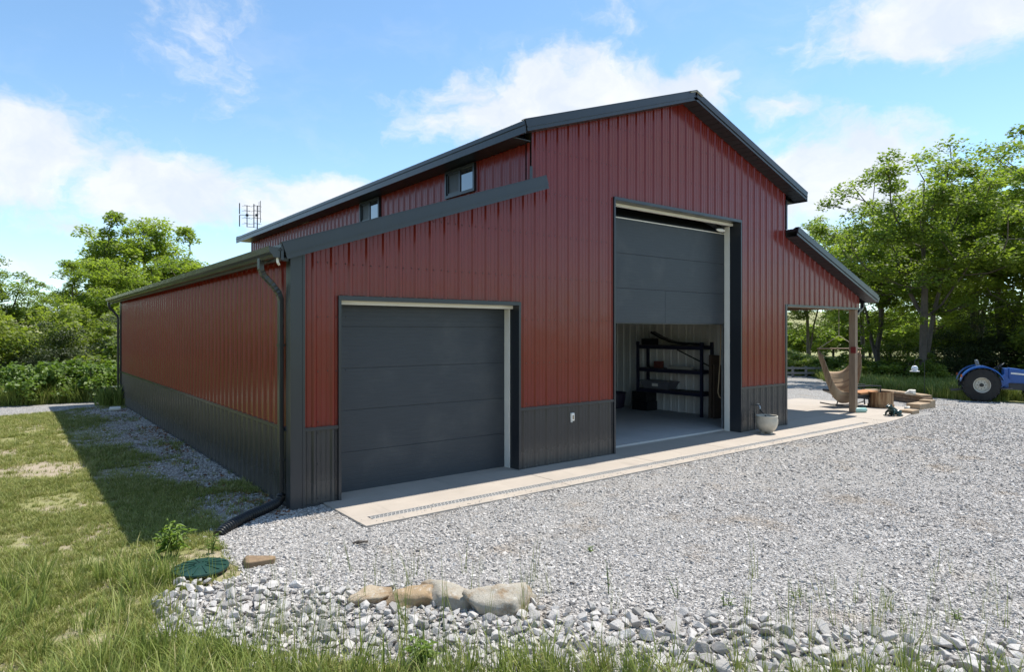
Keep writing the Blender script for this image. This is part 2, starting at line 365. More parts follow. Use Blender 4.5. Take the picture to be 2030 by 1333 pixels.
def inside(poly, P):
    x, y = P[:, 0], P[:, 1]; r = np.zeros(len(P), bool); n = len(poly)
    for i in range(n):
        x0, y0 = poly[i]; x1, y1 = poly[(i+1) % n]
        c = ((y0 > y) != (y1 > y)); r ^= c & (x < (x1-x0)*(y-y0)/((y1-y0) if y1 != y0 else 1e-9)+x0)
    return r
def vnoise(x, y, seed=0):                              # cheap value noise for patchiness
    rs = np.random.default_rng(seed); G_ = rs.uniform(0, 1, (64, 64)); xi, yi = np.floor(x).astype(int), np.floor(y).astype(int); fx_, fy_ = x-xi, y-yi; fx_ = fx_*fx_*(3-2*fx_); fy_ = fy_*fy_*(3-2*fy_)
    g_ = lambda a, b: G_[a % 64, b % 64]
    return (g_(xi, yi)*(1-fx_)+g_(xi+1, yi)*fx_)*(1-fy_)+(g_(xi, yi+1)*(1-fx_)+g_(xi+1, yi+1)*fx_)*fy_
def cover(P, seed): return .5*vnoise(P[:, 0]*.9, P[:, 1]*.9, seed)+.3*vnoise(P[:, 0]*2.3, P[:, 1]*2.3, seed+1)+.2*vnoise(P[:, 0]*6, P[:, 1]*6, seed+2)
SRC = {}
def source(name, meshes, m):                        # instance sources live in a collection of their own outside the scene
    c = bpy.data.collections.new(name)
    for i, me in enumerate(meshes):
        if not me.materials: me.materials.append(m)
        c.objects.link(bpy.data.objects.new('%s_%02d' % (name, i), me))
    SRC[name] = (c, len(meshes)); return c
def scatter(name, src, P, rot, scl, label, cat):
    c, nv = SRC[src]; n = len(P)
    me = bpy.data.meshes.new(name); me.vertices.add(n); me.vertices.foreach_set('co', np.asarray(P, np.float32).ravel())
    a = me.attributes.new('rot', 'FLOAT_VECTOR', 'POINT'); a.data.foreach_set('vector', np.asarray(rot, np.float32).ravel())
    a = me.attributes.new('scl', 'FLOAT_VECTOR', 'POINT'); a.data.foreach_set('vector', np.asarray(scl, np.float32).ravel())
    a = me.attributes.new('idx', 'INT', 'POINT'); a.data.foreach_set('value', nrng.integers(0, nv, n).astype(np.int32))
    g = bpy.data.node_groups.new(name, 'GeometryNodeTree'); g.is_modifier = True
    g.interface.new_socket('Geometry', in_out='INPUT', socket_type='NodeSocketGeometry'); g.interface.new_socket('Geometry', in_out='OUTPUT', socket_type='NodeSocketGeometry')
    t = NT(g); gi = t.n('NodeGroupInput'); go = t.n('NodeGroupOutput')
    ci = t.n('GeometryNodeCollectionInfo', {'Collection': c, 'Separate Children': True, 'Reset Children': True})
    def at(nm, ty): return t.n('GeometryNodeInputNamedAttribute', {'Name': nm}, data_type=ty).outputs[0]
    ip = t.n('GeometryNodeInstanceOnPoints', {'Points': gi.outputs[0], 'Instance': ci.outputs[0], 'Pick Instance': True, 'Instance Index': at('idx', 'INT'), 'Scale': at('scl', 'FLOAT_VECTOR')})
    er = t.n('FunctionNodeEulerToRotation', {0: at('rot', 'FLOAT_VECTOR')}); g.links.new(er.outputs[0], ip.inputs['Rotation'])
    g.links.new(ip.outputs[0], go.inputs[0])
    o = link(name, me); md = o.modifiers.new('scatter', 'NODES'); md.node_group = g
    return tag(o, label, cat, kind='stuff')
def rock_mesh(name, g, sq=(1, .8, .6), n=13):
    bm = bmesh.new()
    for _ in range(n):
        v = Vector((g.gauss(0, 1), g.gauss(0, 1), g.gauss(0, 1))).normalized()*g.uniform(.8, 1.0); bm.verts.new((v.x*sq[0]*.5, v.y*sq[1]*.5, v.z*sq[2]*.5))
    r = bmesh.ops.convex_hull(bm, input=bm.verts); bmesh.ops.delete(bm, geom=[e for e in r['geom_interior'] if isinstance(e, bmesh.types.BMVert)], context='VERTS')
    me = bpy.data.meshes.new(name); bm.to_mesh(me); bm.free(); return me
g = random.Random(3)
source('stone', [rock_mesh('stone', g, (1, g.uniform(.65, .95), g.uniform(.4, .7)), 12) for _ in range(9)], M['gravel'])
def cam_grid(n, lat_rng, d0, d1):                   # points spread evenly over a piece of ground in front of the camera
    d = np.sqrt(nrng.uniform(d0*d0, d1*d1, n)); k = nrng.uniform(lat_rng[0], lat_rng[1], n); la = d*k
    return np.stack([CAM.x+RT.x*la+FW.x*d, CAM.y+RT.y*la+FW.y*d, np.zeros(n)], 1)
APR = (.36, 13.3)
P = np.concatenate([cam_grid(200000, (-.86, .86), 3.7, 8.5), cam_grid(150000, (-.86, .9), 8.5, 15.5), cam_grid(60000, (.2, .9), 15.5, 23)])
ok = inside(YARD, P) & ~((P[:, 1] > -1.16) & (P[:, 0] > .36) & (P[:, 0] < 16)) & ~((P[:, 1] > .0) & (P[:, 0] > 0))
P = P[ok]; dd = np.hypot(P[:, 0]-CAM.x, P[:, 1]-CAM.y)
sz = nrng.lognormal(math.log(.0210), .38, len(P))*np.clip(dd/9, 1, 1.6)*(.78+.5*cover(P, 71)); sz = np.clip(sz, .009, .07)
pk = cover(np.stack([P[:, 0]*.35+P[:, 1]*.25, P[:, 1]*.9-P[:, 0]*.35], 1)*.8, 73); kp = nrng.uniform(size=len(P)) < np.clip(1.55-np.clip(pk-.45, 0, 1)*6, .35, 1)*np.clip((24-dd)/6, .15, 1); P = P[kp]; sz = sz[kp]
P[:, 2] = .004+sz*.12
scatter('gravel', 'stone', P, np.stack([nrng.normal(0, .45, len(P)), nrng.normal(0, .45, len(P)), nrng.uniform(0, 6.28, len(P))], 1), np.repeat(sz[:, None], 3, 1), 'pale grey crushed limestone gravel covering the yard', 'gravel')
# sparser stones along the shaded side wall
n = 17000; Q = np.stack([-np.abs(nrng.normal(0, .66, n)), nrng.uniform(-.5, 13.8, n), np.full(n, .006)], 1); Q = Q[Q[:, 0] > -1.7]
sz = nrng.lognormal(math.log(.028), .3, len(Q))
scatter('side_gravel', 'stone', Q, np.stack([nrng.normal(0, .4, len(Q)), nrng.normal(0, .4, len(Q)), nrng.uniform(0, 6.28, len(Q))], 1), np.repeat(sz[:, None], 3, 1), 'thin shaded gravel strewn along the foot of the red side wall', 'gravel')

# ------------------------------------------------------------------ barn
L = 14.1; WZ = .9135; D1, D2, D3, D4 = .5818, 3.3466, 5.4067, 9.0885; X1, X2, X3 = 3.606, 10.846, 14.4; XM = 7.226; OV = .3
HS, HB, HP = 2.46, 4.28, 2.62                        # opening heads: small door, big door, porch
PITCH = .2286
def zl(u): return 3.105+.34*u                        # roof planes
def zm(u): return 6.42-.333*abs(u-XM)
def zr(u): return 4.305-.345*(u-X2)
def ztop(u): return (zl(u)-.16) if u < X1 else (zm(u)-.13) if u <= X2 else (zr(u)-.15)
barn = empty('barn', (0, 0, 0), 0, 'large red metal pole barn with charcoal trim, open lean-to and two garage doors', 'barn')
def profile(x0, x1, phase, rib=.022, minor=.0045):
    k0 = int(math.floor((x0-phase)/PITCH))-1; k1 = int(math.ceil((x1-phase)/PITCH))+1; pts = []
    for k in range(k0, k1+1):
        c = phase+k*PITCH
        pts += [(c-.035, 0), (c-.013, rib), (c+.013, rib), (c+.035, 0)]
        for m in (c+PITCH*.36, c+PITCH*.64): pts += [(m-.011, 0), (m-.005, minor), (m+.005, minor), (m+.011, 0)]
    pts.sort(); xs = [p[0] for p in pts]; hs = [p[1] for p in pts]
    def h(x): return float(np.interp(x, xs, hs))
    return [(x0, h(x0))]+[p for p in pts if x0+1e-4 < p[0] < x1-1e-4]+[(x1, h(x1))]
def ribbed(name, parent, O, ax, nrm, along, x0, x1, s0, s1, m, phase=0.0, breaks=(), pw=4):
    """ribbed sheets side by side from x0 to x1 along ax, each running from s0(x) to s1(x) along the rib direction"""
    O, ax, nrm, along = Vector(O), Vector(ax), Vector(nrm), Vector(along)
    f0 = s0 if callable(s0) else (lambda x: s0); f1 = s1 if callable(s1) else (lambda x: s1)
    W4 = pw*PITCH; off = phase+.03
    k = math.floor((x0-off)/W4); cuts = [x0]
    while off+(k+1)*W4 < x1-.02:
        k += 1
        if off+k*W4 > x0+.02: cuts.append(off+k*W4)
    cuts.append(x1)
    for a, b in zip(cuts, cuts[1:]):
        pr = profile(a+.0006, b-.0006, phase)
        for br in breaks:
            if a < br < b: pr.append((br, float(np.interp(br, [q[0] for q in pr], [q[1] for q in pr]))))
        pr.sort(); v = []; f = []
        for x, h in pr:
            for s in (f0(x), f1(x)): v.append(O+ax*x+nrm*h+along*s)
        for i in range(len(pr)-1): f.append((2*i, 2*i+2, 2*i+3, 2*i+1))
        o = MB().add(v, f).obj(name, m, parent)
def prism(mb, cols, y0, y1):                          # wall core columns [(x0,x1,zb0,zb1,zt0,zt1)]
    for (a, b, zb, ta, tb) in cols:
        v = [(a,y0,zb),(b,y0,zb),(b,y0,tb),(a,y0,ta),(a,y1,zb),(b,y1,zb),(b,y1,tb),(a,y1,ta)]
        mb.add(v, [(0,1,2,3),(7,6,5,4),(0,4,5,1),(1,5,6,2),(2,6,7,3),(3,7,4,0)])
e = .0005
# wall cores
mb = MB()
cols = [(0, D1, 0, ztop(0), ztop(D1)), (D1, D2, HS+.06, ztop(D1), ztop(D2)), (D2, X1-e, 0, ztop(D2), ztop(X1-e)), (X1, D3, 0, ztop(X1), ztop(D3)), (D3, XM, HB+.06, ztop(D3), ztop(XM)), (XM, D4, HB+.06, ztop(XM), ztop(D4)), (D4, X2, 0, ztop(D4), ztop(X2)), (X2+e, X3, HP+.04, ztop(X2+e), ztop(X3))]
prism(mb, cols, .006, .15); mb.obj('wall_core', M['core'], barn)
mb = MB(); prism(mb, [(0, X1-e, 0, ztop(0), ztop(X1-e)), (X1, XM, 0, ztop(X1), ztop(XM)), (XM, X2, 0, ztop(XM), ztop(X2))], L-.15, L); mb.obj('rear_wall', M['red'], barn)
MB().box((.006, .16, 0), (.15, L-.16, zl(0)-.17)).obj('wall_core', M['core'], barn)
MB().box((X1+.006, .16, 0), (X1+.13, L-.16, 4.93)).obj('wall_core', M['liner'], barn)
MB().box((X2-.13, .16, 0), (X2-.006, L-.16, 4.93)).obj('wall_core', M['core'], barn)
# siding, front
fx = dict(O=(0, 0, 0), ax=(1, 0, 0), nrm=(0, -1, 0), along=(0, 0, 1)); ph = .03
for a, b in ((.135, D1-.03), (D2+.03, D3-.02), (D4+.02, X2-.045)):
    ribbed('siding_panel', barn, x0=a, x1=b, s0=.035, s1=WZ-.012, m=M['charcoal'], phase=ph, **fx)
seg = [(.135, D1-.03, WZ+.028), (D1-.03, D2+.03, HS+.052), (D2+.03, X1-.004, WZ+.028), (X1-.004, D3-.02, WZ+.028), (D3-.02, D4+.02, HB+.052), (D4+.02, X2-.045, WZ+.028), (X2-.045, X2, HP+.05), (X2, X3-.02, HP+.05)]
for a, b, z0 in seg: ribbed('siding_panel', barn, x0=a, x1=b, s0=z0, s1=lambda x: ztop(min(max(x, a+1e-3), b-1e-3)), m=M['red'], phase=ph, breaks=(XM,), **fx)
# siding, left side wall, upper side wall, porch side
sx_ = dict(ax=(0, 1, 0), along=(0, 0, 1))
ribbed('siding_panel', barn, O=(0, 0, 0), nrm=(-1, 0, 0), x0=.11, x1=L-.11, s0=.035, s1=WZ-.012, m=M['charcoal'], phase=.1, **sx_)
ribbed('siding_panel', barn, O=(0, 0, 0), nrm=(-1, 0, 0), x0=.11, x1=L-.11, s0=WZ+.028, s1=zl(0)-.17, m=M['red'], phase=.1, **sx_)
ribbed('siding_panel', barn, O=(X1, 0, 0), nrm=(-1, 0, 0), x0=.01, x1=L-.06, s0=zl(X1)+.03, s1=4.93, m=M['red'], phase=.07, **sx_)
ribbed('siding_panel', barn, O=(X2, 0, 0), nrm=(1, 0, 0), x0=.11, x1=L-.06, s0=.9415, s1=4.93, m=M['red'], phase=.07, **sx_)
ribbed('siding_panel', barn, O=(X2, 0, 0), nrm=(1, 0, 0), x0=.11, x1=L-.06, s0=.035, s1=.9015, m=M['charcoal'], phase=.07, **sx_)
ribbed('liner_panel', barn, O=(X2-.15, 0, 0), nrm=(-1, 0, 0), x0=.16, x1=L-.16, s0=.06, s1=4.9, m=M['liner'], phase=.02, **sx_)
ribbed('liner_panel', barn, O=(0, L-.165, 0), ax=(1, 0, 0), nrm=(0, -1, 0), along=(0, 0, 1), x0=X1+.16, x1=X2-.16, s0=.06, s1=4.9, m=M['liner'], phase=.02)
# trims
def trim(a, b, m='trim', name='trim', par=None): return MB().box(a, b).obj(name, M[m], par or barn)
for a, b in ((.135, D1-.03), (D2+.03, D3-.02), (D4+.02, X2-.045)):
    trim((a, -.027, WZ-.012), (b, .004, WZ+.028), name='wainscot_trim'); trim((a, -.022, .0), (b, .004, .034), name='base_trim')
trim((-.027, .11, WZ-.012), (.004, L-.11, WZ+.028), name='wainscot_trim'); trim((-.022, .11, 0), (.004, L-.11, .034), name='base_trim')
mb = MB().box((-.034, -.034, 0), (.135, .0, zl(0)-.12)).box((-.034, 0, 0), (0, .11, zl(0)-.17)).box((.108, -.040, 0), (.135, -.034, zl(0)-.12)); mb.obj('corner_trim', M['trim'], barn)
MB().box((-.034, L-.11, 0), (0, L+.03, zl(0)-.17)).box((0, L, 0), (.13, L+.03, zl(0)-.13)).obj('corner_trim', M['trim'], barn)
MB().box((X2-.045, -.03, 0), (X2+.03, 0, HP+.05)).box((X2+.001, 0, 0), (X2+.03, .11, HP+.05)).obj('corner_trim', M['trim'], barn)
MB().box((X2-.012, -.032, zr(X2)+.01), (X2+.032, 0, 4.96)).box((X2+.001, 0, zr(X2)+.01), (X2+.032, .1, 4.96)).obj('corner_trim', M['trim'], barn)
MB().box((X1-.03, -.028, 4.33), (X1+.0, -.0, 4.56)).obj('corner_trim', M['trim'], barn)
# door openings: charcoal outer trim and deep jambs, white stop strip inside
def opening(a, b, h, dp, nm):
    par = barn
    MB().box((a-.03, -.035, 0), (a+.004, 0, h)).box((a-.006, .0, 0), (a+.004, dp-.1, h)).obj('door_jamb', M['trim'], par)
    MB().box((b-.004, -.035, 0), (b+.03, 0, h)).box((b-.004, .0, 0), (b+.006, dp-.1, h)).obj('door_jamb', M['trim'], par)
    MB().box((a-.03, -.040, h), (b+.03, 0, h+.052)).box((a-.006, 0, h+.002), (b+.006, dp-.14, h+.06)).obj('door_header', M['trim'], par)
    MB().box((b-.022, dp-.115, 0), (b+.014, dp, h-.05)).obj('jamb_strip', M['white'], par)
    MB().box((a-.014, dp-.115, 0), (a+.012, dp, h-.05)).obj('jamb_strip', M['white'], par)
    MB().box((a-.006, dp-.19, h-.048), (b+.006, dp-.13, h)).obj('header_strip', M['white'], par)
opening(D1, D2, HS, .30, 's'); opening(D3, D4, HB, .34, 'b')
# small garage door
gd = empty('garage_door', (D1, .30, 0)); gd.parent = barn; gd['label'] = 'closed charcoal single garage door'
zs = [0, .535, 1.07, 1.605, 2.14, 2.60]
for i in range(5): MB().box((D1+.002, .305, zs[i]+(.012 if i == 0 else .002)), (D2-.002, .35, zs[i+1]-.002)).obj('door_section', M['door'], gd, bevel=.003)
MB().box((D1+.002, .318, 0), (D2-.002, .345, 2.6)).obj('door_seal', M['black'], gd)
MB().box((D1-.3, .351, 0), (D2+.3, .37, 2.9)).obj('door_back', M['core'], gd)
# tall garage door, half raised: the upper section already turning into the track
gd = empty('garage_door', (D3, .34, 0)); gd.parent = barn; gd['label'] = 'tall charcoal garage door raised halfway'
for i, (a, b) in enumerate([(2.235, 2.847), (2.851, 3.465), (3.469, 4.081)]):
    if i == 0:
        MB().box((D3+.002, .345, a), (7.17, .39, b)).obj('door_section', M['door'], gd, bevel=.003); MB().box((7.174, .345, a), (D4-.002, .39, b)).obj('door_section', M['door'], gd, bevel=.003)
    else: MB().box((D3+.002, .345, a), (D4-.002, .39, b)).obj('door_section', M['door'], gd, bevel=.003)
MB().box((D3+.002, .352, 2.215), (D4-.002, .384, 2.236)).obj('door_seal', M['black'], gd)
MB().box((D3+.002, .343, 4.083), (D4-.002, .385, 4.10)).obj('top_cap', M['white'], gd)
MB().beam((XM, .42, 4.12), (XM, .95, 4.45), 3.6, .045).obj('door_section', M['door'], gd)
for x in (D3-.05, D4+.05):
    MB().beam((x, .42, .05), (x, .42, 3.95), .05, .05).tube([(x, .42, 3.95), (x, .48, 4.25), (x, .7, 4.45), (x, 3.5, 4.5)], .03, 6).obj('track', M['steel'], gd)
MB().ell((8.80, .24, 4.13), (.16, .03, .035), 10, 6).obj('roller_bracket', M['white'], gd, smooth=60)
# roofs
roof = empty('roof', (XM, 5, 5)); roof.parent = barn
def slope(ua, za, ub, zb): v = Vector((ub-ua, 0, zb-za)); return v.length, v.normalized()
def roof_plane(ua, za, ub, zb, y0, y1):
    ln, al = slope(ua, za, ub, zb); nr = Vector((0, 1, 0)).cross(al); nr = nr if nr.z > 0 else -nr
    ribbed('roof_panel', roof, (ua, 0, za), (0, 1, 0), nr, al, y0, y1, 0.0, ln, M['roof'], phase=.02)
    MB().beam(Vector((ua, y0+.02, za))-nr*.03+al*.02, Vector((ua, y1-.02, za))-nr*.03+al*.02, .001, .03)  # starter
    a = Vector((ua, y0+.02, za)); b = a+al*ln; c = Vector((0, y1-y0-.04, 0))
    mb = MB(); vs = [a-nr*.004, b-nr*.004, b+c-nr*.004, a+c-nr*.004]; vs += [v-nr*.05 for v in vs]
    mb.add(vs, [(0,1,2,3),(7,6,5,4),(0,4,5,1),(1,5,6,2),(2,6,7,3),(3,7,4,0)]).obj('roof_deck', M['soffit'], roof)
roof_plane(-.22, zl(-.22), X1-.004, zl(X1), -OV, L+OV)
roof_plane(X1-.36, zm(X1-.36), XM, zm(XM), -OV, L+OV); roof_plane(X2+.36, zm(X2+.36), XM, zm(XM), -OV, L+OV)
roof_plane(X3+.34, zr(X3+.34), X2+.004, zr(X2), -OV, L+OV)
mb = MB(); ra = R(18.4)
for s in (-1, 1): mb.beam((XM+s*.085, -OV-.03, zm(XM)-.001), (XM+s*.085, L+OV, zm(XM)-.001), .185, .012, up=(s*math.sin(ra), 0, math.cos(ra)))
mb.obj('ridge_cap', M['roof'], roof)
mb = MB()
for s in (-1, 1): mb.beam((XM+s*.09, -OV-.035, zm(XM)-.022), (XM+s*.09, -OV+.05, zm(XM)-.022), .17, .022, up=(s*math.sin(ra), 0, math.cos(ra)))
mb.obj('ridge_closure', plain('closure foam', (.36, .33, .27), .8), roof)
def rake(p, q, y, fh, sgn):                           # fascia with a drip ledge along a gable edge
    p, q = Vector((p[0], y, p[1])), Vector((q[0], y, q[1])); d = (q-p).normalized(); up = Vector((0, -sgn, 0)).cross(d); up = up if up.z > 0 else -up
    mb = MB(); mb.beam(p-up*(fh*.30), q-up*(fh*.30), .03, fh*.62, up=up)
    mb.beam(p-up*(fh*.80)+Vector((0, sgn*-.006, 0)), q-up*(fh*.80)+Vector((0, sgn*-.006, 0)), .022, fh*.39, up=up)
    mb.beam(p-up*(fh*.63)+Vector((0, sgn*.010, 0)), q-up*(fh*.63)+Vector((0, sgn*.010, 0)), .026, .014, up=up)
    mb.beam(p+up*.006+Vector((0, sgn*-.03, 0)), q+up*.006+Vector((0, sgn*-.03, 0)), .09, .012, up=up)
    return mb.obj('rake_trim', M['trim'], barn)
for y, sg in ((-OV, -1), (L+OV, 1)):
    rake((-.22, zl(-.22)+.025), (X1+.03, zl(X1+.03)+.025), y, .185, sg); rake((X1-.37, zm(X1-.37)+.025), (XM+.004, zm(XM)+.025), y, .165, sg)
    rake((XM-.004, zm(XM)+.025), (X2+.37, zm(X2+.37)+.025), y, .165, sg); rake((X2-.01, zr(X2)+.02), (X3+.34, zr(X3+.34)+.02), y, .18, sg)
def eave(u, z, fh, sg):
    MB().box((u-.015, -OV, z-fh), (u+.015, L+OV, z+.012)).box((u-.03*(sg < 0), -OV, z-fh*.35), (u+.03*(sg > 0), L+OV, z-fh*.35+.012)).obj('fascia', M['trim'], barn)
eave(-.215, zl(-.22), .16, -1); eave(X1-.365, zm(X1-.36), .17, -1); eave(X2+.365, zm(X2+.36), .17, 1); eave(X3+.335, zr(X3+.34), .16, 1)
# soffits: grooved boards under the front rakes, long panels under the eaves
def rake_soffit(ua, za, ub, zb, dz, bw=.155):
    ln, al = slope(ua, za, ub, zb); n = int(ln/bw)
    for i in range(n):
        p = Vector((ua, 0, za-dz))+al*(i*ln/n+.003); q = Vector((ua, 0, za-dz))+al*((i+1)*ln/n-.006)
        MB().beam((p.x, -OV/2-.0, p.z), (q.x, -OV/2, q.z), OV-.03, .014, up=(0, 0, 1)).obj('soffit_board', M['soffit'], barn)
rake_soffit(-.2, zl(-.2), X1-.01, zl(X1-.01), .155); rake_soffit(X1-.34, zm(X1-.34), XM, zm(XM), .138); rake_soffit(XM, zm(XM), X2+.34, zm(X2+.34), .138); rake_soffit(X2+.02, zr(X2+.02), X3+.32, zr(X3+.32), .155)
MB().box((-.20, .002, zl(0)-.185), (-.024, L, zl(0)-.165)).obj('soffit_panel', M['soffit'], barn)
MB().box((X1-.35, .0, 4.932), (X1-.022, L, 4.948)).obj('soffit_panel', M['soffit'], barn); MB().box((X2+.022, .0, 4.932), (X2+.35, L, 4.948)).obj('soffit_panel', M['soffit'], barn)
MB().box((-.2, -.001, zl(0)-.215), (-.024, .02, zl(0)-.14)).obj('soffit_return', M['trim'], barn)
# porch: header beam, posts, ceiling
MB().box((X2+.035, .152, HP+.0), (X3, .20, HP+.2)).obj('header_beam', M['wood'], barn)
MB().box((X2+.03, -.035, HP+.004), (X3-.02, .006, HP+.05)).obj('header_trim', M['trim'], barn)
MB().box((X2+.03, .008, HP+.012), (X3-.02, .15, HP+.038)).obj('header_strip', M['white'], barn)
for y in (.08, 4.7, 9.4, 14.0): MB().box((X3-.235, y-.075, 0), (X3-.095, y+.075, HP+.03)).obj('post', M['wood'], barn)
MB().box((X3-.17, .2, HP+.03), (X3-.03, L, HP+.25)).obj('header_beam', M['wood'], barn)
MB().beam((X2+.1, L/2, zr(X2+.1)-.16), (X3-.03, L/2, zr(X3-.03)-.16), L-.4, .014).obj('porch_ceiling', M['soffit'], barn)
# gutters and downspouts
def gutter(u, z, sg):
    pr = [(0, 0), (.075, -.0), (.085, .03), (.115, .055), (.125, .12), (.11, .125), (.108, .112), (.0, .112)]
    v = []; n = len(pr)
    for y in (-OV+.02, L+OV): v += [(u+sg*a, y, z+b) for a, b in pr]
    f = [(i, (i+1) % n, (i+1) % n+n, i+n) for i in range(n)]+[tuple(range(n)), tuple(range(2*n-1, n-1, -1))]
    return MB().add(v, f).obj('gutter', M['gutter'], barn)
GZ = zl(-.22)-.135
go_ = gutter(-.232, GZ, -1); gutter(X3+.352, zr(X3+.34)-.135, 1)
MB().tube([(-.25, -OV+.06, GZ-.005), (-.25, -OV+.05, GZ-.05), (-.22, -OV+.1, GZ-.07)], .014, 6).obj('gutter_bracket', M['white'], go_)
def downspout(y, sg, u0, u1, ztop_, foot=True):
    pts = [(u0, y, ztop_+.03), (u0, y, ztop_-.09), (u0+(u1-u0)*.12, y, ztop_-.16), (u0+(u1-u0)*.55, y, ztop_-.26), (u0+(u1-u0)*.88, y, ztop_-.36), (u1, y, ztop_-.44), (u1, y, .3)]
    # rectangular pipe with crimped elbows
    ds = empty('downspout', (u1, y, 0)); ds.parent = barn
    mb = MB()
    def ring(c, d, w, h): s = Vector((0, 1, 0)); n_ = d.cross(s).normalized(); return [c+s*a*w+n_*b*h for a, b in ((-1,-.75),(-.75,-1),(.75,-1),(1,-.75),(1,.75),(.75,1),(-.75,1),(-1,.75))]
    dense = []; 
    for a, b in zip(pts[:-2], pts[1:-1]):
        for k in range(5): dense.append(Vector(a).lerp(Vector(b), k/5))
    dense.append(Vector(pts[-2])); v = []; f = []
    for i, c in enumerate(dense):
        d = (dense[min(i+1, len(dense)-1)]-dense[max(i-1, 0)]).normalized(); cr = .94 if (i % 2 and 5 < i < len(dense)-3) else 1
        v += ring(c, d, .040*cr, .031*cr)
    for i in range(len(dense)-1):
        for k in range(8): f.append((i*8+k, i*8+(k+1) % 8, (i+1)*8+(k+1) % 8, (i+1)*8+k))
    MB().add(v, f).obj('elbow', M['gutter'], ds)
    mb = MB(); v = ring(Vector((u1, y, ztop_-.43)), Vector((0, 0, -1)), .038, .029)+ring(Vector((u1, y, .12)), Vector((0, 0, -1)), .038, .029)
    mb.add(v, [(k, (k+1) % 8, 8+(k+1) % 8, 8+k) for k in range(8)]).obj('pipe', M['gutter'], ds)
    for z in (1.9, .55): MB().box((min(u1-.033, u1+.033), y-.046, z), (max(u1-.033, u1+.033), y+.046, z+.03)).obj('strap', M['gutter'], ds)
    return ds
downspout(.22, -1, -.29, -.062, GZ); downspout(L+.13, -1, -.29, -.062, GZ); downspout(.10, 1, X3+.41, X3-.06, zr(X3+.34)-.13)
# corrugated drain pipe from the front downspout
cp = [Vector((-.062, .22, .16)), Vector((-.07, .2, .11)), Vector((-.14, .13, .075)), Vector((-.32, .0, .065)), Vector((-.52, -.14, .06)), Vector((-.72, -.3, .05)), Vector((-.86, -.42, .03)), Vector((-.93, -.5, .0))]
dense = []
for a, b in zip(cp, cp[1:]):
    n_ = max(2, int((b-a).length/.009))
    for k in range(n_): dense.append(a.lerp(b, k/n_))
mb = MB().tube(dense, [.052+.007*(1 if (i//2) % 2 else -1) for i in range(len(dense))], 12)
tag(mb.obj('drain_pipe', M['black'], smooth=35), 'black corrugated drain pipe curving from the front corner downspout onto gravel', 'pipe')
tag(MB().lathe([(.045, -.12), (.055, -.12), (.055, .12), (.045, .12)], (-.37, 12.2, .06), 14, 'X').obj('pipe_end', M['white'], smooth=40), 'short white plastic drain pipe end on grass near the rear wall corner', 'pipe')
# clerestory windows
for (y0, y1) in ((1.42, 2.34), (4.93, 5.87)):
    w = empty('window', (X1, (y0+y1)/2, 4.43)); w.parent = barn; zb, zt = 4.435, 4.915; x = X1-.02
    f = MB()
    for a, b in (((x-.045, y0, zb), (x+.02, y1, zb+.05)), ((x-.045, y0, zt-.045), (x+.02, y1, zt)), ((x-.045, y0, zb+.05), (x+.02, y0+.045, zt-.045)), ((x-.045, y1-.045, zb+.05), (x+.02, y1, zt-.045)), ((x-.035, (y0+y1)/2-.02, zb+.05), (x+.02, (y0+y1)/2+.02, zt-.045))): f.box(a, b)
    f.obj('frame', M['trim'], w); ym = (y0+y1)/2
    MB().box((x-.018, y0+.045, zb+.05), (x-.012, ym-.02, zt-.045)).obj('pane', M['glass'], w); MB().box((x-.008, ym+.02, zb+.05), (x-.002, y1-.045, zt-.045)).obj('pane', M['screen'], w)
    f = MB()
    for a, b in (((x-.026, ym+.02, zb+.05), (x-.004, y1-.045, zb+.085)), ((x-.026, y1-.08, zb+.05), (x-.004, y1-.045, zt-.045)), ((x-.026, ym+.02, zt-.075), (x-.004, y1-.045, zt-.045))): f.box(a, b)
    f.obj('sash', M['trim'], w)
# screw rows (too fine to pick apart)
mb = MB()
def screw(x, z, y=-.004, r=.0095): mb.add([(x-r, y, z), (x, y, z-r), (x+r, y, z), (x, y, z+r), (x, y-.006, z)], [(0,1,4),(1,2,4),(2,3,4),(3,0,4)])
for k in range(int(X3/PITCH)+1):
    x = ph+k*PITCH+.045
    for z in (.09, .5, .865, 1.0, 1.6, 2.25, 2.9, 3.55, 4.2, 4.85, 5.5, 6.1):
        if z > ztop(x)-.04 or x < .14 or x > X3-.05: continue
        if D1-.03 < x < D2+.03 and z < HS+.09: continue
        if D3-.02 < x < D4+.02 and z < HB+.09: continue
        if x > X2-.05 and z < HP+.06: continue
        screw(x, z); 
        if z > 1: screw(x+.12, z+.004)
tag(mb.obj('screw_rows', M['black'], barn), kind='stuff')
# outlet cover, spigot on the wall
ob = empty('outlet_cover', (4.42, 0, .66)); ob.parent = barn
MB().box((4.385, -.05, .665), (4.455, -.004, .79)).obj('cover', M['white'], ob, bevel=.008); MB().box((4.41, -.056, .69), (4.432, -.05, .755)).obj('slot', plain('brass', (.3, .2, .1), .5), ob)
MB().box((4.39, -.045, .645), (4.41, -.006, .662)).obj('latch', M['white'], ob)
sp = empty('spigot', (9.63, 0, .5)); sp.parent = barn
MB().tube([(9.63, 0, .55), (9.63, -.09, .55), (9.63, -.12, .53), (9.63, -.125, .48)], .014, 8).obj('tap', M['steel'], sp, smooth=50)
MB().lathe([(.01, 0), (.034, .003), (.034, .014), (.01, .016)], (9.63, -.075, .572), 10).obj('handle', M['steel'], sp)

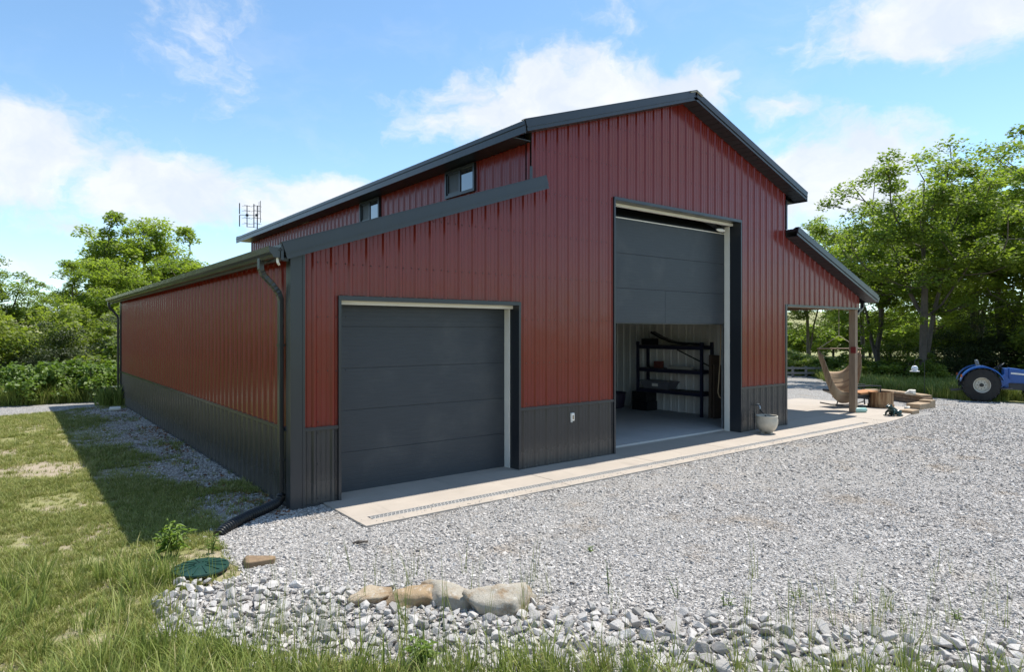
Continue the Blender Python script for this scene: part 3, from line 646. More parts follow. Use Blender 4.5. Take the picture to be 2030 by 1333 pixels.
# ------------------------------------------------------------------ concrete apron, patio, floor, trench drain
apron = empty('concrete_apron'); tag(apron, kind='structure')
cuts = [.36, 3.30, 5.42, 7.35, 9.10, 10.9, 13.3]; ZA = .03
for a, b in zip(cuts, cuts[1:]):
    MB().box((a+.004, -.87, -.06), (b-.004, .34, ZA)).obj('slab', M['concrete'], apron, bevel=.006); MB().box((a+.004, -1.18, -.06), (b-.004, -1.0, ZA)).obj('slab', M['concrete'], apron, bevel=.006)
MB().box((.364, -.999, -.06), (.52, -.871, ZA-.001)).obj('slab', M['concrete'], apron); MB().box((12.6, -.999, -.06), (13.296, -.871, ZA-.001)).obj('slab', M['concrete'], apron)
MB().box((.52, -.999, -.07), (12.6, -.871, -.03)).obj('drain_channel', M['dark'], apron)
mb = MB(); gl = .6
mb.box((0, -.062, -.012), (gl-.006, -.052, 0)).box((0, .052, -.012), (gl-.006, .062, 0)).box((0, -.005, -.01), (gl-.006, .005, -.001))
for k in range(24):
    x = .012+k*gl/24; s = .012 if k % 2 else -.012
    mb.beam((x-s, -.056, -.006), (x+s, 0, -.006), .011, .008); mb.beam((x+s, 0, -.006), (x-s, .056, -.006), .011, .008)
gm = mb.mesh('drain_grate'); gm.materials.append(plain('grate', (.40, .385, .36), .65, .1))
for k in range(20):
    o = link('drain_grate', gm, apron); o.location = (.54+k*gl, -.935, ZA-.002)
n = 420; Q = np.stack([nrng.uniform(.4, 13.2, n), -1.17+np.abs(nrng.normal(0, .16, n)), np.full(n, ZA+.004)], 1); Q = Q[Q[:, 1] < -.2]; z_ = nrng.uniform(.008, .024, len(Q))
scatter('stray_gravel', 'stone', Q, np.stack([nrng.normal(0, .3, len(Q)), nrng.normal(0, .3, len(Q)), nrng.uniform(0, 6, len(Q))], 1), np.repeat(z_[:, None], 3, 1), 'stray gravel kicked onto the front edge of the concrete apron', 'gravel')
patio = empty('patio', (13, 1, 0)); tag(patio, kind='structure')
for (a, b, c, d) in ((10.9, 13.3, .345, 2.75), (13.304, 16.6, -.55, 1.1), (13.304, 16.6, 1.104, 2.75), (10.9, 13.3, 2.754, 5.2)): MB().box((a+.003, c+.003, -.05), (b-.003, d-.003, ZA)).obj('slab', M['concrete'], patio, bevel=.006)
pv = [(13.304, -1.18), (14.2, -1.1), (15.2, -.9), (16.6, -.553), (13.304, -.553)]
MB().add([(x, y, ZA) for x, y in pv]+[(x, y, -.05) for x, y in pv], [(0,1,2,3,4), (9,8,7,6,5)]+[(i, (i+5), (i+1) % 5+5, (i+1) % 5) for i in range(5)]).obj('slab', M['concrete'], patio)
fl = empty('shop_floor', (7, 5, 0)); tag(fl, kind='structure')
MB().box((X1+.14, .345, -.05), (X2-.14, L-.16, .062)).obj('slab', M['floor'], fl)
MB().box((.16, .372, -.05), (X1, L-.16, .06)).obj('slab', M['floor'], fl)

# ------------------------------------------------------------------ trees and thickets
def leaves(rs, C, rad, per, size, tilt=.55, flat=.55, tone=None):
    """leaf-sized folded faces spread through clumps; returns verts, tris, face tone"""
    n = len(C)*per; ci = np.repeat(np.arange(len(C)), per)
    d = rs.normal(size=(n, 3)); d /= np.linalg.norm(d, axis=1)[:, None]; d *= (rs.uniform(0, 1, n)**.45)[:, None]
    Rr = np.repeat(rad, per)[:, None]; P = C[ci]+d*Rr*np.array([1, 1, flat])
    P[:, 2] -= .25*(np.hypot(d[:, 0], d[:, 1])**2)*Rr[:, 0]*.8                 # sprays droop outwards
    yaw = np.where(rs.uniform(size=n) < .6, np.arctan2(d[:, 1], d[:, 0])+rs.normal(0, .7, n), rs.uniform(0, 6.28, n))
    N = np.stack([rs.normal(0, tilt, n), rs.normal(0, tilt, n), np.ones(n)], 1); N /= np.linalg.norm(N, axis=1)[:, None]
    A = np.stack([np.cos(yaw), np.sin(yaw), -.25*np.ones(n)], 1); A -= N*(A*N).sum(1)[:, None]; A /= np.linalg.norm(A, axis=1)[:, None]
    B = np.cross(N, A); l = (size*rs.uniform(.6, 1.35, n))[:, None]; w = l*.32
    V = np.stack([P, P+A*l*.5+B*w+N*l*.08, P+A*l, P+A*l*.5-B*w+N*l*.08], 1).reshape(-1, 3)
    b = np.arange(n)*4; F = np.stack([np.stack([b, b+1, b+2], 1), np.stack([b, b+2, b+3], 1)], 1).reshape(-1, 3)
    ct = rs.uniform(0, 1, len(C)) if tone is None else tone
    t = np.clip(ct[ci]*.65+rs.uniform(0, .45, n), 0, 1); return V, F, np.repeat(t, 2)
def branches(rs, base, trunk_pts, trunk_r, C):
    nodes = [np.array(p, float) for p in trunk_pts]; par = list(range(-1, len(nodes)-1)); start = len(nodes)
    order = np.argsort(np.linalg.norm(C[:, :2]-np.array(trunk_pts[-1])[:2], axis=1)+.3*np.abs(C[:, 2]-C[:, 2].mean()))
    for i in order:
        c = C[i]; NA = np.array(nodes); dv = c-NA; ds = np.linalg.norm(dv, axis=1)
        cost = ds+1.6*np.maximum(0, NA[:, 2]-c[2]+.25)+.0*ds; cost[0] += 5; j = int(np.argmin(cost)); a = NA[j]
        mid = a+(c-a)*.5+np.array([0, 0, -.08*ds[j]])+rs.normal(0, .05*ds[j], 3)
        nodes.append(mid); par.append(j); nodes.append(c.copy()); par.append(len(nodes)-2)
    cnt = np.zeros(len(nodes))
    for i in range(len(nodes)-1, -1, -1):
        cnt[i] = max(cnt[i], 1)
        if par[i] >= 0: cnt[par[i]] += cnt[i]
    r = trunk_r*np.sqrt(cnt/cnt[0]); r = np.maximum(r, .008); mb = MB()
    for i in range(1, len(nodes)): 
        rp = min(r[par[i]], r[i]*1.35) if i >= start else r[par[i]]
        mb.tube([nodes[par[i]], nodes[i]], [rp, r[i]], 6 if r[i] > .03 else 4, cap=False)
    return mb
def tree_mesh(seed, H, cr, zc, rz, nclump=110, per=150, leaf=.14, tr=.13, crad=.62, fork=0, lean=(0, 0), rxy=(1, 1), low=.0, m='leaf'):
    rs = np.random.default_rng(seed); ph_ = rs.uniform(0, 6.28, 6)
    C = []
    while len(C) < nclump:
        d = rs.normal(size=3); d /= np.linalg.norm(d); a = math.atan2(d[1], d[0])
        lump = 1+.20*math.sin(2*a+ph_[0]+d[2]*2)+.16*math.sin(3*a+ph_[1]-d[2]*3)+.12*math.sin(5*a+ph_[2])
        r = rs.uniform(.12, 1)**.5*lump
        p = np.array([d[0]*cr*rxy[0]*r, d[1]*cr*rxy[1]*r, zc+d[2]*rz*r*(.9 if d[2] > 0 else .8)])
        if p[2] < low or p[2] > H: continue
        C.append(p+np.array([lean[0], lean[1], 0])*p[2]/H)
    C = np.array(C); rad = crad*rs.uniform(.55, 1.25, nclump)
    tone = np.clip(rs.normal(.45, .28, nclump), 0, 1)
    V, F, t = leaves(rs, C, rad, per, leaf, tone=tone); cm = np_mesh('crown', V, F, t); cm.materials.append(M[m])
    tp = [(0, 0, -.1)]+[(lean[0]*k/6+rs.normal(0, .05), lean[1]*k/6+rs.normal(0, .05), (zc+rz*.55)*k/6) for k in range(1, 7)]
    mb = branches(rs, None, tp, tr, C)
    for k in range(fork):                              # a second stem from low down
        a = rs.uniform(-.5, .9); mb.tube([(0, 0, .3), (math.cos(a)*.35, -math.sin(a)*.35, 1.2), (math.cos(a)*.7, -math.sin(a)*.7, 2.6), (math.cos(a)*1.5, -math.sin(a)*1.5, 4.4), (math.cos(a)*1.9, -math.sin(a)*1.9, 5.8)], [tr*.7, tr*.62, tr*.55, tr*.4, tr*.2], 8, cap=False)
    tm = mb.mesh('trunk', 50); tm.materials.append(M['bark']); return cm, tm
def plant_tree(name, meshes, loc, rz, s, label, cat, group=None, sz=None):
    o = empty(name, loc, rz, label, cat, group); o.scale = (s, s, sz or s)
    for nm, me in (('crown', meshes[0]), ('trunk', meshes[1])):
        c = bpy.data.objects.new(nm, me); COL.objects.link(c); c.parent = o
    return o
def px(x, dep): return (x-1015)/FPX*dep
def at(x, dep, z=0): v = W(px(x, dep), dep, z); return (v.x, v.y, z)
RZ = -YAW
hero = tree_mesh(1, 9.0, 3.7, 5.6, 3.5, 170, 205, .125, .135, .62, 1, (.1, 0), low=2.2)
tB = tree_mesh(2, 9.2, 3.3, 5.6, 3.6, 150, 180, .13, .12, .60, 0, (.2, .1), low=1.9)
tC = tree_mesh(3, 8.0, 2.9, 4.7, 3.2, 150, 170, .14, .11, .58, 1, (-.3, .2), low=.9)
tD = tree_mesh(4, 9.8, 4.1, 6.2, 3.6, 185, 190, .16, .17, .70, 1, (.2, .2), low=1.4)
# right-hand grove
plant_tree('locust_tree', hero, at(1828, 25.2), RZ, 1.06, 'leafy twin-stemmed tree with straight trunk between bird feeder and blue tractor', 'tree', 'trees right of the barn')
plant_tree('locust_tree', tB, at(2075, 25.0), RZ+1.2, 1.10, 'tallest leafy tree rising at the right edge above the blue tractor', 'tree', 'trees right of the barn')
plant_tree('locust_tree', tC, at(1742, 31), RZ+2.2, 1.1, 'slim leafy tree with dark trunk just right of the hammock post', 'tree', 'trees right of the barn')
plant_tree('locust_tree', tB, at(1708, 37), RZ+4.0, 1.0, 'slender tree half hidden behind the porch post', 'tree', 'trees right of the barn')
plant_tree('locust_tree', tD, at(1935, 32), RZ+.4, 1.12, 'broad leafy tree standing behind the blue tractor seat', 'tree', 'trees right of the barn')
plant_tree('locust_tree', tC, at(1985, 28.5), RZ+5.2, 1.18, 'leafy tree with bare lower trunk behind the tractor hood', 'tree', 'trees right of the barn')
plant_tree('locust_tree', tC, at(1602, 47), RZ+1.0, 1.0, 'tree spreading low branches over the pasture view under the porch roof', 'tree', 'trees right of the barn')
plant_tree('locust_tree', tB, at(2280, 26), RZ+2.9, 1.1, 'leafy tree just past the right edge beyond the tractor', 'tree', 'trees right of the barn')
plant_tree('locust_tree', tD, at(1850, 42), RZ+3.4, .8, 'hazy farther tree between the two foreground trunks', 'tree', 'trees right of the barn')
# left
oak = tree_mesh(7, 10.2, 3.9, 6.3, 3.9, 170, 270, .19, .22, .84, 1, (-.2, 0), low=2.6)
plant_tree('oak_tree', oak, at(290, 37), RZ+.3, .90, 'big rounded tree rising behind the gutter of the red side wall', 'tree')
plant_tree('oak_tree', oak, at(215, 31), RZ+2.7, .58, 'lower tree crown tucked left of the big one above the thicket', 'tree')
plant_tree('sapling_tree', tC, at(-45, 22), RZ+.9, .62, 'small tree leaning into view at the left edge above the thicket', 'tree')
plant_tree('oak_tree', tD, at(112, 62), RZ+.9, .68, 'distant dark tree crown peeping over the thicket on the left', 'tree')
for i, (x, d, s, l) in enumerate([(-420, 30, .95, 'leafy tree well left of the lawn beyond the drive'), (-900, 24, .9, 'leafy tree far out left of the lawn'), (700, 70, .8, 'tree behind the barn roof')]):
    plant_tree('oak_tree', tB if i else oak, at(x, d), i*2.0, s, l, 'tree')
# far pasture hedgerow trees seen under the porch roof
far = tree_mesh(9, 7, 3.2, 3.7, 3.0, 60, 90, .42, .2, .95, 0, low=.4)
for i, (x, d, s) in enumerate([(1562, 75, .55), (1583, 62, .48), (1606, 70, .42), (1628, 58, .55), (1652, 64, .6), (1690, 60, .7), (1725, 62, .75), (1765, 66, .8), (1800, 60, .7), (1880, 64, .9), (1960, 60, .9), (2040, 62, .9)]):
    p = at(x, d); plant_tree('hedgerow_tree', far, (p[0], p[1], hill(p[0], p[1])-.1), i*1.7, s, 'small rounded tree in the far hedgerow, %s' % ['leftmost against the porch wall trim', 'second from the porch wall trim', 'third from the porch wall trim', 'just left of the hammock', 'seen behind the hammock', 'behind the hammock post', 'right of the hammock post', 'between the two slim trunks', 'left of the twin-stemmed tree', 'right of the twin-stemmed tree', 'behind the tractor wheel', 'behind the tractor hood'][i], 'tree', 'far hedgerow trees')
# shrubs
def shrub_mesh(seed, rx, ry, h, n=46, per=130, leaf=.11, crad=.38, m='leaf2', tall=1.0):
    rs = np.random.default_rng(seed); C = []
    ph_ = rs.uniform(0, 6.28, 4)
    while len(C) < n:
        d = rs.normal(size=3); d /= np.linalg.norm(d); d[2] = abs(d[2]); r = rs.uniform(.25, 1)**.45
        a = math.atan2(d[1], d[0]); lump = 1+.2*math.sin(2*a+ph_[0])+.15*math.sin(5*a+ph_[1])+.15*math.sin(4*d[2]+ph_[2])
        C.append([d[0]*rx*r*lump, d[1]*ry*r*lump, .15+d[2]*(h-.3)*r*lump*.95])
    C = np.array(C); rad = crad*rs.uniform(.6, 1.3, n); tone = np.clip(rs.normal(.45, .28, n), 0, 1)
    V, F, t = leaves(rs, C, rad, per, leaf, tilt=.75, flat=.7, tone=tone); V[:, 2] = np.maximum(V[:, 2], .01); cm = np_mesh('foliage', V, F, t); cm.materials.append(M[m])
    mb = MB()
    for k in rs.permutation(n)[:16]: c = C[k]; mb.tube([(c[0]*.12, c[1]*.12, -.02), (c[0]*.5, c[1]*.5, c[2]*.55), tuple(c)], [.028, .02, .008], 5, cap=False)
    sm = mb.mesh('stem'); sm.materials.append(M['bark']); return cm, sm
def plant_shrub(name, meshes, loc, rz, s, label, group, sz=None):
    o = empty(name, loc, rz, label, 'shrub', group); o.scale = (s, s, sz or s)
    for nm, me in (('foliage', meshes[0]), ('stems', meshes[1])): c = bpy.data.objects.new(nm, me); COL.objects.link(c); c.parent = o
    return o
sA = shrub_mesh(21, 1.7, 1.4, 2.9, 60, 170, .12, .46); sB = shrub_mesh(22, 1.5, 1.3, 2.3, 52, 150, .15, .42); sC = shrub_mesh(23, 1.5, 1.5, 3.4, 60, 330, .06, .40, 'cedar'); sD = shrub_mesh(24, 1.1, .9, 1.1, 46, 120, .10, .26, 'fern')
TH = 'thicket beyond the drive on the left'
for i, (x, d, s, me, sz, l) in enumerate([(-40, 21, 1.0, sA, 1.05, 'bright leafy shrub at the left edge of the photo'), (55, 21.5, 1.05, sA, 1.0, 'tall leafy shrub near the left edge behind the first'), (95, 20.8, .95, sC, .72, 'dark green cedar bush in the middle of the thicket'), (165, 21.2, .95, sC, .78, 'dark cedar bush right of the middle of the thicket'), (215, 21.5, 1.0, sB, 1.05, 'leafy shrub beside the rear corner of the red wall'), (130, 24, 1.1, sA, .98, 'pale leafy shrub topping the middle of the thicket'), (20, 25, 1.2, sB, 1.35, 'light green shrub rising behind the left edge of the thicket'), (255, 24, 1.15, sA, 1.1, 'tall shrub right behind the rear corner of the barn'), (-140, 20, 1.1, sA, 1.2, 'leafy shrub just past the left edge'), (-260, 20, 1.2, sB, 1.3, 'leafy shrub further out left along the drive'), (-420, 19, 1.2, sA, 1.2, 'leafy shrub far out left along the drive'), (-620, 18, 1.2, sB, 1.3, 'leafy shrub farthest left along the drive')]):
    plant_shrub('cedar_bush' if me is sC else 'shrub', me, at(x, d), i*1.3, s, l, TH, sz)
for i, (x, d, l) in enumerate([(-20, 19.3, 'left edge'), (40, 19.4, 'left third'), (95, 19.2, 'middle'), (140, 19.5, 'right of the middle'), (185, 19.8, 'left of the parked trailer'), (225, 20.4, 'behind the parked trailer')]):
    plant_shrub('weed_clump', sD, at(x, d), i*2.1, 1.0+.1*(i % 3), 'low bright weedy clump along the drive, %s' % l, 'weeds along the drive')
RG = 'undergrowth beneath the right-hand trees'
for i, (x, d, s, me, sz, l) in enumerate([(1720, 27, .8, sB, .5, 'low bush right of the hammock post'), (1775, 26, .85, sB, .48, 'low sunlit bush behind the bird feeder'), (1838, 24.8, .52, sB, .55, 'dense little bush around the foot of the twin-stemmed tree'), (1905, 26.5, 1.25, sC, 1.0, 'dark cedar bush left of the tractor seat'), (1975, 27, 1.35, sC, 1.0, 'dark cedar bush behind the tractor seat'), (2045, 26.5, 1.3, sC, 1.05, 'dark cedar bush behind the tractor hood'), (1885, 27.5, 1.0, sA, .85, 'leafy shrub left behind the tractor wheel'), (1640, 30, .75, sB, .5, 'leafy bush at the far yard edge left of the hammock'), (1590, 31, .75, sA, .38, 'bright green bush at the far yard edge by the porch wall'), (1560, 33, .85, sA, .45, 'pale bush half hidden by the porch wall trim'), (1765, 33, 1.0, sA, .7, 'leafy shrub between the two slim trunks'), (2120, 24, 1.2, sA, 1.1, 'leafy shrub past the right edge'), (1670, 30, .7, sB, .6, 'leafy bush behind the hammock post')]):
    plant_shrub('cedar_bush' if me is sC else 'shrub', me, at(x, d), i*1.9, s, l, RG, sz)

# ------------------------------------------------------------------ grass
def tuft(seed, n, h, spread, wid, lean=.5, curl=.5):
    rs = random.Random(seed); v = []; f = []; t = []
    for _ in range(n):
        a = rs.uniform(0, 6.28); r = spread*rs.random()**.6; x, y = r*math.cos(a), r*math.sin(a); b = a+rs.gauss(0, .9); H = h*rs.uniform(.45, 1.15); ln = lean*rs.uniform(.15, 1.1)*H
        px_, py_ = -math.sin(b)*wid, math.cos(b)*wid; dx, dy = math.cos(b), math.sin(b); k = len(v)
        for s_, w_ in ((0, 1), (.45, .8), (.8, .45)):
            q = ln*(s_**1.8); zz = H*(s_-curl*.25*s_**3); v += [(x+dx*q-px_*w_, y+dy*q-py_*w_, zz), (x+dx*q+px_*w_, y+dy*q+py_*w_, zz)]
        v.append((x+dx*ln*1.05, y+dy*ln*1.05, H*(1-curl*.3))); f += [(k, k+1, k+3), (k, k+3, k+2), (k+2, k+3, k+5), (k+2, k+5, k+4), (k+4, k+5, k+6)]; t += [rs.random()]*5
    return np_mesh('tuft', np.array(v), np.array(f), np.array(t))
source('lawn_tuft', [tuft(40+i, 16, .052, .035, .0022, .9, .4) for i in range(6)], M['lawn'])
source('tall_tuft', [tuft(60+i, 20, .26, .05, .0028, .55, .6) for i in range(5)], M['tall'])
source('straggly', [tuft(80+i, 5, .36, .03, .0018, .3, .2) for i in range(5)], M['tall'])
source('meadow', [tuft(90+i, 22, .55, .16, .009, .45, .5) for i in range(5)], M['tall'])
def rots(n, k=.15): return np.stack([nrng.normal(0, k, n), nrng.normal(0, k, n), nrng.uniform(0, 6.28, n)], 1)
BLD = [(-.0, 0), (16, 0), (16, L+.1), (0, L+.1)]
P = np.concatenate([cam_grid(60000, (-.95, .2), 3.2, 9), cam_grid(60000, (-.95, -.2), 9, 22)])
cv = cover(P, 5); strip = np.clip((P[:, 0]+1.15)/.4, 0, 1)*(P[:, 1] > -.6)
ok = ~inside(YARD, P) & ~inside(BLD, P) & ~inside(DRIVE, P) & (P[:, 0] < .1) & (nrng.uniform(size=len(P)) < np.clip((cv-.34)*5.5, .16, 1)*(1-np.where(vnoise(P[:, 0]*2.2+9, P[:, 1]*1.3, 44) > .66, .45, .93)*strip))
P = P[ok]; dd = np.hypot(P[:, 0]-CAM.x, P[:, 1]-CAM.y); cv = cv[ok]
s = nrng.uniform(.6, 1.25, len(P))*np.clip(dd/8, 1, 1.45)*np.clip(.55+cv, .7, 1.25); s *= 1+.9*np.clip((5.2-dd)/2, 0, 1)
scatter('lawn_grass', 'lawn_tuft', P, rots(len(P)), np.stack([s, s, s*np.clip(1.1-dd*.025, .6, 1)], 1), 'patchy short mown lawn left of the barn with bare earth', 'grass')
# taller unmown grass along the bottom left and bottom edge
P = cam_grid(9500, (-.95, .85), 2.6, 6.2); la = (P[:, 0]-CAM.x)*RT.x+(P[:, 1]-CAM.y)*RT.y; de = (P[:, 0]-CAM.x)*FW.x+(P[:, 1]-CAM.y)*FW.y
edge = np.where(la < -2.75, 5.6, np.where(la < -1.65, 4.10-.9*(la+1.65), 4.06)); edge = edge+.5*(cover(P, 31)-.5)
pr = np.clip((edge-de)*2.2, 0, 1)*np.clip((cover(P, 9)-.36)*6, .06, 1); pr *= np.where(la > 2.2, .2, np.where(la > -1.2, .42, 1))
ok = nrng.uniform(size=len(P)) < pr; P = P[ok]; s = nrng.uniform(.5, 1.3, len(P))*(.75+.6*cover(P*1.5, 99))
scatter('tall_grass', 'tall_tuft', P, rots(len(P)), np.stack([s*1.1, s*1.1, s], 1), 'tall unmown grass along the bottom left foreground', 'grass')
P = cam_grid(600, (-.6, .8), 3.6, 5.6); ok = nrng.uniform(size=len(P)) < np.clip((cover(P, 14)-.45)*3.2, .02, .5); P = P[ok]; s = nrng.uniform(.5, 1.2, len(P))
P2_ = cam_grid(420, (-.55, .62), 3.5, 4.4); P2_ = P2_[nrng.uniform(size=len(P2_)) < np.clip((cover(P2_*1.6, 88)-.46)*5, 0, .8)]; P = np.concatenate([P, P2_]); s = np.concatenate([s, nrng.uniform(.8, 1.5, len(P2_))])
scatter('stray_grass', 'straggly', P, rots(len(P), .1), np.stack([s, s, s], 1), 'thin stray grass stems growing up through the riprap', 'grass')
# rough meadow fringe under the trees and along the drive
def fringe(name, n, xr, dr, lab, sm=(.5, 1.1), keep=None):
    x = nrng.uniform(*xr, n); d = nrng.uniform(*dr, n); P = np.array([at(a, b) for a, b in zip(x, d)]); ok = ~inside(YARD, P) & ~inside(DRIVE, P) & ~inside(BLD, P)
    P = P[ok]; P[:, 2] = [hill(a, b) for a, b in P[:, :2]]; s = nrng.uniform(*sm, len(P)); scatter(name, 'meadow', P, rots(len(P)), np.stack([s*1.2, s*1.2, s], 1), lab, 'grass')
lf = [MB().add([(0, -.012, .004), (.02, 0, .010), (.0, .014, .006), (-.022, 0, .003)], [(0, 1, 2), (0, 2, 3)]).mesh('dead_leaf') for _ in range(2)]
source('dead_leaf', lf, mat('leaf litter', lambda t: prin(t, t.ramp(t.n('ShaderNodeObjectInfo').outputs['Random'], (0, (.12, .05, .025)), (.6, (.24, .11, .05)), (1, (.34, .22, .11))), .8)))
n = 1500; Q = np.stack([-np.abs(nrng.normal(0, .35, n))-.03, nrng.uniform(-.3, 13.5, n), np.full(n, .012)], 1); Q = Q[nrng.uniform(size=n) < np.clip((cover(Q, 55)-.4)*5, 0, 1)]
scatter('leaf_litter', 'dead_leaf', Q, rots(len(Q), .4), np.repeat(nrng.uniform(.7, 1.7, len(Q))[:, None], 3, 1), 'brown dead leaves gathered along the foot of the shaded side wall', 'leaves')
fringe('meadow_grass', 3600, (-300, 260), (18.0, 21.5), 'rough tall grass between the left drive and the thicket', (.5, 1.2))
fringe('meadow_grass', 7000, (1660, 2150), (19.3, 28), 'rough tall grass under the right-hand trees', (.35, .95))
fringe('meadow_grass', 2500, (1540, 1720), (26, 40), 'sunlit rough grass at the far edge of the yard beyond the porch', (.5, 1.0))

# ------------------------------------------------------------------ riprap, boulders, foreground
rg = random.Random(17)
RV = [rock_mesh('riprap_rock', rg, (1, rg.uniform(.6, .9), rg.uniform(.42, .75)), rg.choice((11, 13, 16))) for _ in range(16)]
for me in RV:
    me.materials.append(M['riprap']); bm = bmesh.new(); bm.from_mesh(me); bmesh.ops.bevel(bm, geom=list(bm.edges), offset=.018, segments=1, affect='EDGES'); bm.to_mesh(me); bm.free()
BOUL = [(-.42, -2.90, .17, .30), (-.16, -3.13, .2, .36), (.07, -3.38, .2, .34), (.28, -3.66, .23, .39)]
pts = []; tries = 0
while tries < 14000 and len(pts) < 1150:
    tries += 1; la = rg.uniform(-2.75, 3.7); top = 4.83-.2*la+rg.gauss(0, .08)
    if la < -2.2: top -= (-2.2-la)*.5
    bot = 3.3 if la > -1.2 else 3.3+(-1.2-la)*1.05
    if top < bot: continue
    de = rg.uniform(bot, top); p = W(la, de); s = .050+.068*rg.random()**1.3+(.05 if rg.random() < .1 else 0)+.02*max(0, min(1, la/2))
    if any((p.x-bx)**2+(p.y-by)**2 < (br*.75)**2 for bx, by, br, bw in BOUL): continue
    if any((p.x-a)**2+(p.y-b)**2 < ((s+c)*.40)**2 for a, b, c, d in pts): continue
    pts.append((p.x, p.y, s, de))
pts.sort(key=lambda q: -q[2]/q[3]*(1 if 3.85 < q[3] else .3))
def rock_xf(o, x, y, s): o.location = (x, y, .012+s*rg.uniform(.10, .24)); o.rotation_euler = (rg.gauss(0, .35), rg.gauss(0, .35), rg.uniform(0, 6.28)); o.scale = (s*1.22,)*3
for (x, y, s, d) in pts[:300]:
    o = link('riprap_rock', RV[rg.randrange(16)]); rock_xf(o, x, y, s); tag(o, 'fist-sized angular pale grey limestone rock in the foreground riprap band', 'rock', 'riprap rocks in the foreground band')
source('riprap', RV, M['riprap'])
q = np.array([(x, y, .015+s*.15) for x, y, s, d in pts[300:]]); s_ = np.array([s*1.2 for x, y, s, d in pts[300:]])
scatter('small_riprap', 'riprap', q, np.stack([nrng.normal(0, .4, len(q)), nrng.normal(0, .4, len(q)), nrng.uniform(0, 6.28, len(q))], 1), np.repeat(s_[:, None], 3, 1), 'smaller broken limestone filling between the riprap rocks', 'rock')
def boulder(seed, sx, sy, sz, m, name='boulder', planes=10):
    """a fractured block: a fine sphere cut back by random planes, edges worn, faces pitted"""
    from mathutils import noise as mn
    r = random.Random(seed); bm = bmesh.new(); bmesh.ops.create_icosphere(bm, subdivisions=4, radius=1)
    pl = [(Vector((0, 0, 1)), .62), (Vector((0, 0, -1)), .7)]+[(Vector((r.gauss(0, 1), r.gauss(0, 1), r.gauss(0, .6))).normalized(), r.uniform(.58, .86)) for _ in range(planes)]
    off = Vector((r.uniform(0, 50), 0, 0))
    for v in bm.verts:
        d = v.co.normalized(); acc = 0.0
        for n_, h_ in pl:
            k = d.dot(n_)/h_
            if k > .05: acc += k**26
        q = d*(acc**(-1/26.0)); q *= 1+.09*mn.noise(q*2.3+off)+.035*mn.noise(q*6+off)+.018*mn.noise(q*15+off)
        v.co = Vector((q.x*sx*.62, q.y*sy*.62, q.z*sz*.62))
    me = bpy.data.meshes.new(name); bm.to_mesh(me); bm.free(); me.polygons.foreach_set('use_smooth', [True]*len(me.polygons)); me.materials.append(m); return me
for i, (x, y, r_, w) in enumerate(BOUL):
    o = link('boulder', boulder(50+i, w, w*.66, (.16, .20, .20, .25)[i], M['tanrock'])); o.location = (x, y, (.02, .035, .035, .035)[i]); o.rotation_euler = (R((6, 9, 16, 22)[i]), R((4, -5, 3, 8)[i]), RZ+(.1, -.12, .2, -.25)[i])
    tag(o, ('low rust-tan sandstone boulder, leftmost of the four in the gravel', 'block-shaped tan sandstone boulder, second of the four from the left', 'tilted tan sandstone boulder, third of the four from the left', 'largest grey-tan boulder with a sloping face, rightmost of the four')[i], 'boulder', 'boulders at the gravel edge')
o = link('boulder', boulder(77, .34, .17, .10, plain('brown stone', (.23, .155, .09), .9, .3, 20, .5, 40))); o.location = (-.84, -1.57, .025); o.rotation_euler = (.1, .05, RZ+.35); tag(o, 'brown weathered stone lying right of the green septic lid', 'boulder')
# septic riser lid
lid = empty('septic_lid', (-1.30, -1.46, 0), 0, 'dark green round ribbed septic lid half hidden by weeds at the lawn edge', 'lid')
green = plain('green plastic', (.007, .042, .028), .45, .25, 12)
MB().lathe([(.195, 0), (.195, .075), (.17, .08)], (-1.30, -1.46, -.01), 24).obj('riser', M['black'], lid, 40)
lm = MB().lathe([(.222, .078), (.226, .088), (.222, .100), (.19, .106), (.1, .116), (.012, .120)], (-1.30, -1.46, 0), 32).obj('cover', green, lid, 30)
for k in range(12): a = k*math.pi/6; MB().beam((-1.30+.05*math.cos(a), -1.46+.05*math.sin(a), .119), (-1.30+.205*math.cos(a), -1.46+.205*math.sin(a), .106), .009, .012).obj('rib', green, lm)
lid.location.z -= .045
